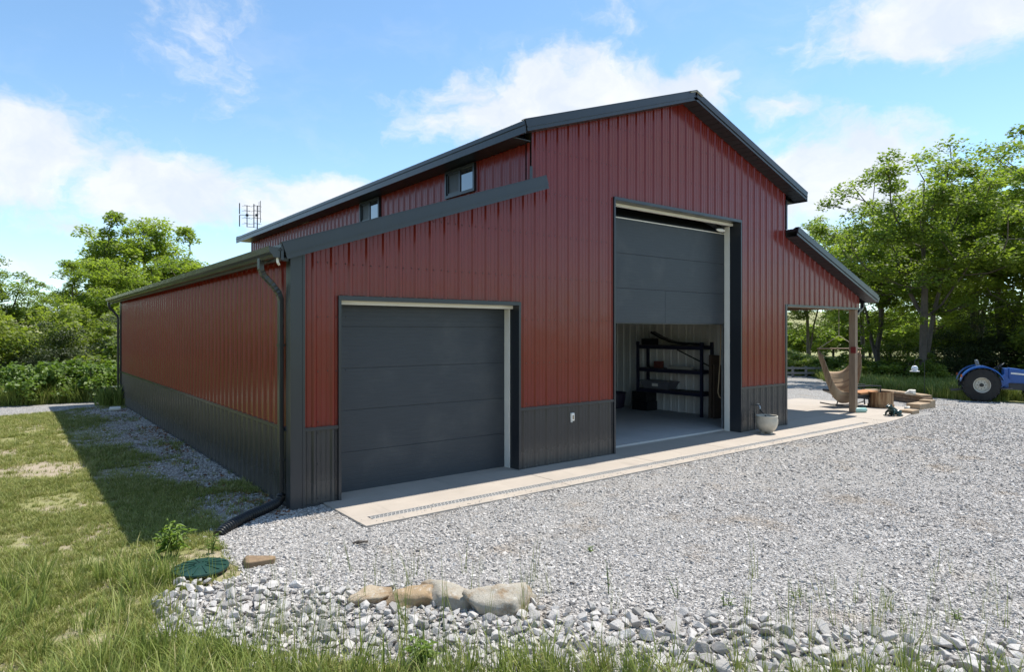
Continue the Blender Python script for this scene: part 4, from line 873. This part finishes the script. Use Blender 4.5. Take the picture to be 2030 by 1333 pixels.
# leafy weed by the lid and little plants in the gravel
def weed(name, loc, h, n, per, leafl, seed, label, m='fern', cat='plant'):
    r = random.Random(seed); o = empty(name, loc, r.uniform(0, 6), label, cat); mb = MB(); v = []; f = []; t = []
    for i in range(n):
        a = r.uniform(0, 6.28); ln = r.uniform(.1, .45)*h; H = h*r.uniform(.6, 1); top = Vector((math.cos(a)*ln, math.sin(a)*ln, H)); b0 = Vector((math.cos(a)*.02, math.sin(a)*.02, 0)); mid = b0.lerp(top, .5)+Vector((0, 0, .06*h))
        mb.tube([b0, mid, top], [.004, .003, .0015], 5, cap=False)
        for k in range(per):
            s = .25+.75*k/(per-1); c = b0.lerp(mid, s*2) if s < .5 else mid.lerp(top, s*2-1); b = k*2.4+r.uniform(-.4, .4); d = Vector((math.cos(b), math.sin(b), r.uniform(-.1, .6))).normalized(); l = leafl*r.uniform(.6, 1.1)*(1.15-.5*s); sd = d.cross(Vector((0, 0, 1))).normalized()*l*.13; j = len(v)
            v += [c, c+d*l*.45+sd+Vector((0, 0, l*.06)), c+d*l+Vector((0, 0, -l*.28)), c+d*l*.45-sd+Vector((0, 0, l*.06))]; f += [(j, j+1, j+2), (j, j+2, j+3)]; t += [r.random()]*2
    st = mb.mesh('stem'); st.materials.append(M[m]); so = bpy.data.objects.new('stems', st); COL.objects.link(so); so.parent = o
    lm_ = np_mesh('leaves', np.array([tuple(q) for q in v]), np.array(f), np.array(t)); lm_.materials.append(M[m]); lo = bpy.data.objects.new('leaves', lm_); COL.objects.link(lo); lo.parent = o; return o
weed('leafy_weed', (-1.42, -.93, 0), .36, 9, 13, .13, 1, 'bright green leafy weed standing at the shadow edge behind the green lid')
weed('leafy_weed', (-1.12, -.98, 0), .2, 5, 9, .06, 2, 'small green weed just right behind the green septic lid')
weed('leafy_weed', (-.62, -4.05, 0), .26, 6, 10, .12, 3, 'broad-leaved weed in the grass at the bottom centre')
for i, (x, y, h, l) in enumerate([(1172, 1095, .07, 'small flat green weed in the middle of the gravel yard'), (1580, 1190, .10, 'tiny yellow-green seedling in gravel left of the grass tuft'), (1900, 1232, .08, 'tiny yellow-green seedling in gravel right of the grass tuft'), (1440, 1205, .12, 'spindly brownish weed in the gravel right of the boulders'), (1210, 1180, .26, 'tall thin weed stalk in gravel just right of the boulders'), (1345, 1190, .22, 'thin weed stalk standing alone in gravel right of the boulders')]):
    d = 2.0773*FPX/(y-657.5); weed('seedling', at(x, d), h, 4 if h < .15 else 2, 6, .035 if h < .2 else .03, 20+i, l)
for i, (x, y, s, l) in enumerate([(1760, 1212, .62, 'round green grass tuft growing alone in the gravel at lower right'), (1305, 1240, .35, 'dry brownish grass tuft at the edge of the riprap'), (322, 1108, .75, 'pale dry grass tuft at the tip of the shadow')]):
    d = 2.0773*FPX/(y-657.5); o = link('grass_tuft', bpy.data.objects['tall_tuft_0%d' % i].data if 'tall_tuft_0%d' % i in bpy.data.objects else tuft(200+i, 24, .26, .06, .003)); o.location = at(x, d); o.scale = (s*1.2, s*1.2, s); tag(o, l, 'grass tuft')
o = MB().tube([(.02, -1.62, .03), (.06, -1.66, .05), (.11, -1.64, .03), (.14, -1.69, .04)], .012, 6).tube([(.05, -1.65, .03), (.10, -1.70, .05), (.15, -1.67, .03)], .01, 6).obj('twig', M['bark']); tag(o, 'dark broken twig lying on the gravel in front of the apron corner', 'twig')

# ------------------------------------------------------------------ planter pot
pt = empty('planter_pot', (9.42, -.40, ZA), 0, 'cream ceramic footed planter pot on the apron right of the tall door', 'planter')
cream = plain('cream glaze', (.50, .46, .38), .42, .15, 9, .35, 30)
MB().lathe([(.10, .035), (.135, .05), (.185, .12), (.212, .20), (.215, .27), (.205, .325), (.212, .345), (.205, .36), (.188, .355), (.186, .30), (.02, .295)], (9.42, -.40, ZA), 32).obj('bowl', cream, pt, 40)
MB().lathe([(.01, .296), (.187, .301), (.187, .305), (.01, .312)], (9.42, -.40, ZA), 20).obj('soil', plain('potting soil', (.035, .026, .018), .95, .3, 30), pt)
for k in range(3): a = k*2.1+.5; MB().box((9.42+.085*math.cos(a)-.03, -.40+.085*math.sin(a)-.03, ZA), (9.42+.085*math.cos(a)+.03, -.40+.085*math.sin(a)+.03, ZA+.05)).obj('foot', cream, pt, bevel=.008)
o = MB().tube([(9.63, -.13, .47), (9.62, -.17, .42), (9.57, -.27, .37), (9.52, -.34, .335)], .011, 8).obj('hose', M['black'], smooth=50); tag(o, 'short black hose running from the wall spigot into the planter pot', 'hose')

# ------------------------------------------------------------------ inside the shop
rk = empty('shelving_rack', (10.43, 2.7, .062), 0, 'dark blue steel shelving rack inside the open tall doorway', 'shelving'); U0, U1, V0, V1 = 10.22, 10.62, 1.72, 3.66; FZ = .062
for u in (U0, U1):
    for v in (V0, V1): MB().box((u-.03, v-.03, FZ), (u+.03, v+.03, FZ+1.76)).obj('upright', M['rack'], rk)
for z in (.60, 1.12, 1.70):
    for u in (U0, U1): MB().box((u-.026, V0+.03, z-.06), (u+.026, V1-.03, z+.02)).obj('beam', M['rack'], rk)
    for v in (V0, V1): MB().box((U0+.03, v-.02, z-.05), (U1-.03, v+.02, z-.01)).obj('brace', M['rack'], rk)
    MB().box((U0-.01, V0+.03, z+.021), (U1+.01, V1-.03, z+.036)).obj('shelf', plain('shelf board', (.07, .06, .055), .8), rk)
MB().beam((U1+.03, V0+.1, 1.25), (U1+.03, V1-.9, 1.62), .012, .03).obj('brace', M['blackmetal'], rk)
def thing(mb, name, m, label, cat, bevel=0, smooth=None): return tag(mb.obj(name, m, None, smooth, bevel), label, cat)
ts = 1.737
thing(MB().box((10.26, 3.22, ts), (10.5, 3.58, ts+.16)), 'tool_case', M['black'], 'black hard case on the left end of the top shelf', 'case', .015)
pl_ = [(10.34, 3.28-.0, 2.06), (10.34, 3.0, 1.93), (10.34, 2.7, 1.835), (10.34, 2.4, 1.79), (10.34, 1.8, 1.775)]
mb = MB()
for a, b in zip(pl_, pl_[1:]): mb.beam(a, b, .16, .05)
thing(mb, 'curved_plank', M['black'], 'long black strip curving up off the top shelf', 'plank')
MB  # the strip rests on its flat end
thing(MB().box((10.28, 2.98, 1.157), (10.42, 3.2, 1.33)), 'radio', plain('radio red', (.16, .05, .04), .5), 'small reddish radio on the middle shelf', 'radio', .02)
thing(MB().box((10.25, 2.05, 1.157), (10.4, 2.75, 1.225)), 'carton', plain('pale carton', (.42, .40, .34), .8), 'long pale flat carton on the middle shelf', 'box', .004)
to = empty('storage_tote', (10.42, 3.1, .637), 0, 'grey plastic storage tote on the lower shelf', 'tote'); gp = plain('grey plastic', (.17, .17, .19), .45)
MB().add([(10.26, 2.74, .637), (10.55, 2.74, .637), (10.55, 3.5, .637), (10.26, 3.5, .637), (10.22, 2.66, .80), (10.6, 2.66, .80), (10.6, 3.58, .80), (10.22, 3.58, .80)], [(3,2,1,0),(4,5,6,7),(0,1,5,4),(1,2,6,5),(2,3,7,6),(3,0,4,7)]).obj('bin', gp, to); MB().box((10.20, 2.64, .80), (10.62, 3.60, .835)).obj('lid', gp, to, bevel=.008)
MB().box((10.215, 3.02, .70), (10.225, 3.2, .77)).obj('label_plate', M['white'], to)
thing(MB().lathe([(.19, 0), (.24, .03), (.29, .38), (.315, .40), (.30, .41), (.27, .36), (.22, .05), (.01, .04)], (10.1, 4.35, FZ), 24), 'muck_tub', plain('purple tub', (.045, .035, .06), .5), 'dark purple round tub on the shop floor left of the rack', 'tub', 0, 40)
thing(MB().tube([(10.2, 4.3, .15), (9.95, 4.72, 1.35)], .018, 8), 'shovel', plain('handle', (.05, .045, .04), .6), 'long shovel handle leaning out of the purple tub', 'shovel')
for i, z in enumerate((0, .24)): thing(MB().box((10.15, 3.3+.02*i, FZ+z), (10.55, 3.8, FZ+z+.235)).box((10.145, 3.4, FZ+z+.12), (10.15, 3.7, FZ+z+.18)), 'crate', M['black'], ('lower black crate on the floor under the rack', 'upper black crate stacked under the rack shelf')[i], 'crate', .01)
thing(MB().beam((10.42, 1.52, FZ), (10.50, 1.56, 1.52), .08, .34, up=(1, 0, 0)).beam((10.33, 1.38, FZ), (10.42, 1.44, 1.3), .04, .26, up=(1, 0, 0)), 'cardboard_box', plain('brown board', (.115, .075, .05), .85), 'tall brown cardboard panels leaning on the shop wall right of the rack', 'cardboard')
cc = [(9.42, .66, 2.6), (9.42, .66, 1.9), (9.40, .67, 1.4), (9.37, .68, 1.0), (9.34, .68, .78), (9.36, .66, .68), (9.46, .60, .62)]
thing(MB().tube(cc, .012, 8), 'extension_cord', plain('tan cord', (.52, .36, .20), .5), 'tan cord hanging down inside the right side of the tall doorway', 'cord', 0, 60)
thing(MB().box((10.655, 1.55, .55), (10.672, 1.63, .67)), 'wall_outlet', M['white'], 'small white outlet plate on the shop wall beside the cardboard', 'outlet', .004)

# ------------------------------------------------------------------ porch things
cloth = plain('hammock cloth', (.36, .255, .165), .85, .22, 5, .4, 130)
rope = plain('rope', (.55, .47, .36), .8)
hb = at(1663, 16.9); HB_ = Vector((hb[0], hb[1], 0)); hm = empty('hammock_chair', (hb[0], hb[1], .25), 0, 'tan striped cloth hammock chair hanging under the porch beside the post', 'hammock')
zb_ = 1.63; hw = .54
MB().tube([HB_-RT*(hw+.03)+Vector((0, 0, zb_)), HB_+RT*(hw+.05)+Vector((0, 0, zb_))], .017, 8).obj('spreader_bar', M['wood'], hm, smooth=50)
for sgn in (-1, 1): MB().tube([HB_+RT*(sgn*hw)+Vector((0, 0, zb_)), HB_+Vector((0, 0, 1.97))], .008, 6).obj('rope', rope, hm)
MB().tube([HB_+Vector((0, 0, 1.97)), HB_+Vector((0, 0, zr(hb[0])-.15))], .008, 6).obj('rope', rope, hm)
v = []; f = []; t = []; ns, nt = 36, 22
for j in range(nt+1):
    tt = j/nt; sag = .58+.78*math.sin(min(1, tt*1.25)*math.pi/2)-.30*max(0, tt-.8)/.2; yo = -.30+.85*tt
    for i in range(ns+1):
        s_ = 2*i/ns-1; k = 1-abs(s_)**3.0; wv = .016*math.sin(tt*31+s_*4)*(.3+abs(s_))+.012*math.sin(tt*57)
        z = zb_-.04-.12*abs(s_)**.5*0-sag*k**1.15; w_ = hw*(s_-.0)*(1-.0*k); dpt = yo*k**.55*.75+wv
        p = HB_+RT*w_-FW*dpt; v.append((p.x, p.y, z+wv*.5))
for j in range(nt):
    for i in range(ns): a = j*(ns+1)+i; f.append((a, a+1, a+ns+2, a+ns+1))
co = MB().add(v, f).obj('cloth', cloth, hm, smooth=80); sm_ = co.modifiers.new('t', 'SOLIDIFY'); sm_.thickness = .006
def fn_stripe(t):
    p = t.n('ShaderNodeTexCoord').outputs['Object']; s = t.n('ShaderNodeSeparateXYZ', {0: p}); d = t.vm('DOT_PRODUCT', p, tuple(FW)).outputs['Value']
    w = t.noise(t.n('ShaderNodeCombineXYZ', {0: t.math('MULTIPLY', t.math('ADD', d, t.math('MULTIPLY', s.outputs[2], .55)), 5)}).outputs[0], 2.2, 4)
    c = t.mix(t.ramp(w, (.4, 0), (.52, 1)), (.33, .225, .15), (.48, .355, .23)); return prin(t, c, .88, bmp(t, t.noise(p, 160, 2), .4, .003))
co.data.materials.clear(); co.data.materials.append(mat('striped cloth', fn_stripe))
tag(MB().box((X3-.262, -.02, 1.53), (X3-.237, .10, 1.69)).obj('post_sign', plain('red plate', (.22, .03, .025), .5), None), 'small red plate fixed to the porch post near the hammock bar', 'plate')
# rocking lounger
lo = Vector(at(1692, 17.7)); lg = empty('rocking_lounger', (lo.x, lo.y, ZA), 0, 'dark framed rocking lounger with orange cushion behind the porch post', 'lounger')
ax_ = (RT*.96+FW*.28).normalized(); ay_ = Vector((-ax_.y, ax_.x, 0)); org = plain('orange cushion', (.42, .19, .075), .85, .15, 6)
def LP(x, y, z): return lo+ax_*x+ay_*y+Vector((0, 0, z+ZA))
for s in (-.28, .28):
    MB().tube([LP(-.85, s, .10), LP(-.5, s, .035), LP(0, s, .012), (LP(.4, s, .03)), LP(.62, s, .09)], .018, 6).obj('runner', M['blackmetal'], lg)
    for x in (-.3, .3): MB().tube([LP(x, s, .02), LP(x*.7, s, .26)], .016, 6).obj('strut', M['blackmetal'], lg)
    MB().tube([LP(.66, s, .0), LP(.62, s, .3), LP(.64, s, .56), LP(.25, s, .58), LP(-.2, s, .56)], .019, 6).obj('arm', M['blackmetal'], lg)
MB().beam(LP(-.45, 0, .27), LP(.62, 0, .31), .56, .09).obj('seat_frame', M['blackmetal'], lg); MB().beam(LP(.0, 0, .35), LP(.60, 0, .39), .50, .08).obj('cushion', org, lg, bevel=.03)
MB().beam(LP(-.45, 0, .33), LP(-.80, 0, .46), .54, .07).obj('back_rest', M['blackmetal'], lg, bevel=.03)
o = MB().lathe([(.01, -.17), (.05, -.17), (.062, -.15), (.062, .13), (.05, .15), (.022, .16), (.022, .18), (.01, .18)], (0, 0, 0), 16, 'X').obj('canister', plain('teal plastic', (.30, .50, .45), .4, .08), None, smooth=40); tag(o, 'pale teal canister lying on the patio at the foot of the post', 'canister'); c_ = at(1706, 16.35); o.location = (c_[0], c_[1], ZA+.062); o.rotation_euler = (0, 0, RZ+.15)
# fire ring
def fn_rust(t):
    p = pos(t); n = t.noise(t.vm('MULTIPLY', p, (9, 9, .8)).outputs[0], 1.4, 6, .65); c = t.ramp(n, (.25, (.045, .025, .016)), (.45, (.19, .095, .042)), (.6, (.38, .25, .13)), (.8, (.50, .42, .30))); return prin(t, c, .6, bmp(t, n, .3, .01), Metallic=.25)
rust = mat('rusted steel', fn_rust); fr = at(1746, 17.5)
fo = empty('fire_ring', (fr[0], fr[1], ZA), 0, 'rusty round steel fire ring on the patio', 'fire pit')
MB().lathe([(.315, 0), (.32, .05), (.30, .055), (.30, .40), (.312, .405), (.312, .415), (.285, .415), (.285, .02), (.27, .0)], (fr[0], fr[1], ZA), 32, cap=False).obj('ring', rust, fo, 40)
MB().lathe([(.318, .06), (.318, .085), (.30, .085)], (fr[0], fr[1], ZA), 32, cap=False).obj('band', rust, fo, 40)
# block seat wall round the fire ring
blk = plain('brown block', (.22, .145, .088), .9, .25, 7, .5, 40); cap_ = plain('cap stone', (.36, .26, .165), .9, .2, 6, .4, 40)
wl = empty('block_wall', at(1800, 18.6), 0, 'low curved brown stone block seat wall around the fire ring', 'wall')
path = [Vector(at(x, d)) for x, d in ((1715, 19.9), (1740, 20.0), (1768, 19.6), (1797, 19.0), (1822, 18.5), (1843, 18.0))]
def resample(P_, st):
    out = [P_[0]]; acc = 0
    for a, b in zip(P_, P_[1:]):
        n_ = 30
        for k in range(1, n_+1):
            q_ = a.lerp(b, k/n_); 
            if (q_-out[-1]).length >= st: out.append(q_)
    return out
for c_i, z0 in enumerate((0, .115)):
    rp = resample(path, .31); off = .5*(c_i)
    for a, b in zip(rp, rp[1:]):
        d_ = b-a; MB().beam(a+d_*(off+.02)+Vector((0, 0, z0+.056)), b+d_*(off-.02)+Vector((0, 0, z0+.056)), .26+rg.uniform(-.015, .015), .108).obj('block', blk, wl, bevel=.012)
rp = resample(path, .46)
for a, b in zip(rp, rp[1:]): MB().beam(a.lerp(b, .02)+Vector((0, 0, .262)), b.lerp(a, .02)+Vector((0, 0, .262)), .32+rg.uniform(-.015, .015), .06).obj('cap_stone', cap_, wl, bevel=.01)
for (x, d, ln, h_, w_) in ((1822, 17.35, .75, .16, .34), (1803, 16.35, .42, .10, .30), (1838, 17.6, .3, .22, .3)):
    c0 = Vector(at(x, d)); dr = (RT*.80+FW*.6).normalized(); MB().beam(c0-dr*ln/2+Vector((0, 0, h_/2)), c0+dr*ln/2+Vector((0, 0, h_/2)), w_, h_).obj('block', cap_, wl, bevel=.015)
wr = plain('white rock', (.62, .58, .50), .85, .2, 8)
for i, (x, d, s, z, l) in enumerate(((1806, 18.4, .32, .29+.06, 'larger white rock sitting on top of the block seat wall'), (1797, 16.75, .17, .10, 'smaller white rock on the low end block of the seat wall'))):
    o = link('white_rock', boulder(90+i, s, s*.7, s*.55, wr)); p = at(x, d); o.location = (p[0], p[1], z); tag(o, l, 'rock')
# frog statue
fm = plain('frog glaze', (.010, .030, .023), .22, .5, 14); fb = MB(); RX = lambda a: Matrix.Rotation(a, 3, 'Y')
fb.ell((0, 0, .13), (.155, .10, .095), 16, 10, RX(.55)).ell((-.13, 0, .245), (.085, .08, .055), 14, 8, RX(.25)).ell((-.19, 0, .25), (.05, .06, .035), 12, 8)
for s in (-1, 1):
    fb.ell((-.125, s*.045, .295), (.026, .024, .026), 10, 8); fb.ell((.07, s*.10, .085), (.105, .045, .075), 12, 8, RX(-.4)); fb.ell((.10, s*.13, .025), (.09, .035, .022), 10, 6); fb.ell((0.0, s*.155, .018), (.08, .03, .014), 10, 6)
    fb.tube([(-.07, s*.075, .15), (-.12, s*.115, .08), (-.13, s*.11, .015)], [.035, .026, .022], 8); fb.ell((-.155, s*.12, .014), (.05, .035, .014), 10, 6)
o = fb.obj('frog_statue', fm, None, smooth=80); rm = o.modifiers.new('r', 'REMESH'); rm.mode = 'VOXEL'; rm.voxel_size = .011; rm.use_smooth_shade = True
p = at(1771, 15.7); o.location = (p[0], p[1], ZA); o.rotation_euler = (0, 0, RZ+.35); o.scale = (.95, .95, .9); tag(o, 'dark green glazed frog statue sitting at the edge of the patio', 'statue')
# bird feeder on a shepherd's hook
p = Vector(at(1833, 20.2)); bf = empty('bird_feeder', p, 0, 'white globe bird feeder hanging from a thin black hook near the trees', 'bird feeder')
q_ = p-RT*.31
MB().tube([p, p+Vector((0, 0, 1.12)), p-RT*.06+Vector((0, 0, 1.22)), p-RT*.2+Vector((0, 0, 1.25)), q_+Vector((0, 0, 1.17)), q_+Vector((0, 0, 1.08))], .008, 6).obj('hook', M['blackmetal'], bf)
MB().lathe([(.01, .17), (.05, .165), (.085, .12), (.095, .07), (.08, .02), (.05, .0)], tuple(q_+Vector((0, 0, .84))), 18).obj('globe', plain('milk glass', (.72, .74, .76), .15, .05), bf, 60)
MB().lathe([(.01, 0), (.13, .008), (.135, .03), (.12, .035), (.05, .02)], tuple(q_+Vector((0, 0, .815))), 18).obj('tray', plain('feeder tray', (.7, .7, .7), .4), bf, 40)
MB().tube([q_+Vector((0, 0, 1.01)), q_+Vector((0, 0, 1.09))], .006, 6).obj('hanger', M['blackmetal'], bf)
# low rail fence at the far side of the yard
p = Vector(at(1585, 29.3)); fe = empty('rail_fence', p, 0, 'low grey rail fence at the far yard edge seen left of the hammock', 'fence'); gw = plain('grey wood', (.26, .24, .22), .9)
for k in range(4): MB().beam(p+RT*(k*.6-.9), p+RT*(k*.6-.9)+Vector((0, 0, .5)), .09, .09).obj('post', gw, fe)
for z in (.2, .42): MB().beam(p-RT*1.0-FW*.06+Vector((0, 0, z)), p+RT*1.0-FW*.06+Vector((0, 0, z)), .04, .09).obj('rail', gw, fe)

# ------------------------------------------------------------------ tractor
TP = Vector(at(1941, 19.5)); ta = -YAW-R(36)+R(7); tr_ = empty('tractor', (0, 0, 0), 0, 'blue compact tractor with cream wheel rim parked at the right edge under the trees', 'tractor')
blue = plain('tractor blue', (.018, .095, .33), .3, .12, 3); rub = plain('tyre rubber', (.018, .017, .016), .8, .3, 8); crm = plain('cream rim', (.60, .57, .49), .45, .1, 5); tg = plain('tractor grey', (.05, .05, .055), .5)
def wheel(c, r, w, lugs, out, rimr):
    wh = empty('wheel', c); wh.parent = tr_; sg = out
    prof = [(rimr, -w/2), (r*.82, -w/2), (r*.94, -w*.42), (r*.955, 0), (r*.94, w*.42), (r*.82, w/2), (rimr, w/2), (rimr*.97, 0)]
    mb = MB().lathe(prof+[prof[0]], c, 36, 'Y', cap=False)
    for k in range(lugs):
        for s in (-1, 1):
            a = 2*math.pi*(k+.5*(s > 0))/lugs; b = a+.17
            P_ = lambda an, rr, yy: (c[0]+rr*math.cos(an), c[1]+yy, c[2]+rr*math.sin(an))
            mb.beam(P_(a, r*.965, s*.01), P_(b, r*.935, s*w*.47), .05*r/.55, .055*r/.55, up=(math.cos(a), 0, math.sin(a)))
    mb.obj('tyre', rub, wh, 30)
    y = sg*w/2
    rp_ = [(rimr, y*.98), (rimr*.96, y*.98), (rimr*.92, y*.75), (rimr*.88, y*.10), (rimr*.75, y*.05), (rimr*.70, y*.25), (rimr*.28, y*.30), (rimr*.26, y*.45), (.001, y*.45)]
    MB().lathe(rp_, c, 32, 'Y', cap=False).obj('rim', crm, wh, 30)
    MB().lathe([(rimr*.24, y*.30), (rimr*.24, y*.75), (rimr*.18, y*.85), (.001, y*.85)], c, 16, 'Y', cap=False).obj('hub', M['black'], wh, 40)
    for k in range(8): a = k*math.pi/4; MB().lathe([(.012, y*.25), (.012, y*.42), (.001, y*.43)], (c[0]+rimr*.48*math.cos(a), c[1], c[2]+rimr*.48*math.sin(a)), 6, 'Y').obj('bolt', M['black'], wh)
for s in (-1, 1):
    wheel((0, s*.52, .555), .555, .34, 20, s, .25); wheel((1.62, s*.48, .35), .35, .2, 16, s, .19)
    pr_ = []; 
    for k in range(17): a = R(168-k*9.4); pr_.append((.625*math.cos(a)+.01, .575+.60*math.sin(a)))
    v = []; f = []
    for x, z in pr_:
        for (yy, dz) in ((s*.34, 0), (s*.70, 0), (s*.72, -.05), (s*.34, -.03)): v.append((x, yy, z+dz))
    for i in range(len(pr_)-1):
        for k in range(4): f.append((i*4+k, i*4+(k+1) % 4, i*4+4+(k+1) % 4, i*4+4+k))
    MB().add(v, f+[(0, 1, 2, 3), tuple(len(v)-4+k for k in (3, 2, 1, 0))]).obj('fender', blue, tr_, 40)
MB().tube([(-.62, -.5, .72), (-.66, -.5, .70)], .03, 6).tube([(.0, -.52, .555), (.0, .52, .555)], .07, 10).box((-.3, -.2, .38), (.6, .2, .72)).box((.55, -.16, .40), (1.75, .16, .62)).tube([(1.62, -.45, .35), (1.62, .45, .35)], .04, 8).obj('chassis', tg, tr_)
MB().box((.28, -.58, .44), (.86, .58, .47)).obj('floor_plate', tg, tr_)
MB().add([(.78, -.24, .62), (.78, .24, .62), (1.98, .22, .60), (1.98, -.22, .60), (.80, -.25, 1.12), (.80, .25, 1.12), (1.9, .21, .98), (1.9, -.21, .98)], [(3,2,1,0),(4,5,6,7),(0,1,5,4),(1,2,6,5),(2,3,7,6),(3,0,4,7)]).obj('hood', blue, tr_, bevel=.04)
MB().box((.66, -.22, .46), (.80, .22, 1.10)).obj('dash', blue, tr_, bevel=.03); MB().beam((.35, -.36, .50), (.76, -.36, .80), .06, .3).obj('side_panel', blue, tr_)
MB().box((-.02, -.24, .86), (.40, .24, .94)).obj('seat_cushion', M['black'], tr_, bevel=.03); MB().beam((.02, 0, .93), (-.09, 0, 1.36), .42, .07, up=(1, 0, 0)).obj('backrest', plain('seat grey', (.22, .23, .23), .7), tr_, bevel=.03)
sw = MB(); cs = Vector((.56, 0, 1.17)); pts_ = [cs+Vector((-.0, 0, 0))+Matrix.Rotation(R(-35), 3, 'Y') @ Vector((.17*math.cos(k*R(20)), .17*math.sin(k*R(20)), 0)) for k in range(19)]
sw.tube(pts_, .014, 6).tube([cs, (.70, 0, 1.02)], .018, 6); sw.obj('steering_wheel', M['black'], tr_)
for s in (-1, 1):
    MB().box((-.60, s*.66-.05, .80), (-.56, s*.66+.05, .88)).obj('tail_light', plain('amber lens', (.5, .10, .02), .3), tr_); MB().beam((-.1, s*.22, .42), (-.85, s*.30, .34), .04, .06).obj('lift_arm', tg, tr_)
    MB().beam((.85, s*.262, .95), (1.85, s*.232, .86), .006, .05).obj('hood_stripe', M['white'], tr_); MB().box((.30, s*.55-.02, .47), (.36, s*.55+.02, .62)).obj('step', tg, tr_)
MB().tube([(.48, -.30, .85), (.50, -.33, 1.10)], .010, 6).ell((.50, -.33, 1.11), (.022, .022, .026), 8, 6).obj('lever', M['black'], tr_)
MB().tube([(-.2, 0, .55), (-.55, 0, .75)], .03, 8).obj('top_link', tg, tr_)
tr_.scale = (.86, .86, .9); tr_.location = TP; tr_.rotation_euler = (0, 0, ta)
# ------------------------------------------------------------------ antenna on the rear roof edge
A0 = Vector((3.74, 13.9, zm(3.74)+.01)); an = empty('antenna', A0, 0, 'black television antenna with vertical bars on the far roof edge', 'antenna')
def AP(x, z): return A0+RT*x+Vector((0, 0, z))
MB().tube([AP(.05, 0), AP(.0, .06), AP(0, .85)], .018, 8).box(tuple(AP(.03, 0)-Vector((.06, .06, .0))), tuple(AP(.03, 0)+Vector((.06, .06, .03)))).obj('mast', M['blackmetal'], an)
for x, z0, z1, r_ in ((-.57, .58, .93, .016), (-.57, .18, .54, .016), (-.11, .14, .90, .015), (.10, .30, 1.0, .010), (.055, .55, .97, .006)): MB().tube([AP(x, z0), AP(x, z1)], r_, 6).obj('rod', M['blackmetal'], an)
MB().tube([AP(-.33, .16), AP(-.33, .86)], .014, 6).obj('boom', M['blackmetal'], an)
MB().tube([AP(-.57, .55), AP(0, .53)], .008, 6).tube([AP(-.34, .17), AP(0, .14)], .007, 6).obj('crossbar', M['blackmetal'], an)
for x in (-.33, -.02):
    for z in (.27, .45, .68, .84):
        for s in (-1, 1): MB().tube([AP(x, z), AP(x+s*.13, z+.05*(1 if s < 0 else -.3))+FW*.08], .005, 5).tube([AP(x, z), AP(x+s*.13, z-.02)-FW*.08], .005, 5).obj('whisker', M['blackmetal'], an)
    MB().box(tuple(AP(x, .54)-Vector((.035, .035, .035))), tuple(AP(x, .54)+Vector((.035, .035, .035)))).obj('junction_box', M['black'], an)
# ------------------------------------------------------------------ trailer behind the rear corner
T0 = Vector(at(222, 19.2)); tl = empty('trailer', T0, 0, 'small grey utility trailer with dark bar parked behind the rear left barn corner', 'trailer')
def TQ(x, y, z): return T0+RT*x+FW*y+Vector((0, 0, z))
MB().beam(TQ(-.95, 0, .17), TQ(-.50, 0, .17), .08, .13).obj('light_bar', plain('navy bar', (.02, .022, .035), .5), tl); MB().beam(TQ(-.97, 0, .085), TQ(-.5, 0, .085), .1, .025).obj('bumper', M['white'], tl)
MB().beam(TQ(-.52, 0, .16), TQ(.9, .15, .30), .07, .07).beam(TQ(-.4, .9, .2), TQ(.9, .9, .30), .07, .07).beam(TQ(-.4, 0, .18), TQ(-.4, .9, .2), .07, .07).obj('frame', M['steel'], tl)
wt = T0+RT*.12+FW*.05+Vector((0, 0, .2)); MB().tube([wt-FW*.09, wt+FW*.09], .2, 20).obj('wheel', rub, tl, 30); MB().tube([wt-FW*.095, wt-FW*.092], .1, 14).obj('rim', M['steel'], tl)
MB().beam(TQ(-.14, .05, .44), TQ(.38, .05, .44), .26, .025).beam(TQ(-.14, .05, .44), TQ(-.26, .05, .30), .26, .02).beam(TQ(.38, .05, .44), TQ(.5, .05, .3), .26, .02).obj('fender', M['steel'], tl)
MB().beam(TQ(.2, .5, .40), TQ(1.6, .5, .46), .9, .06).obj('deck', gw, tl)
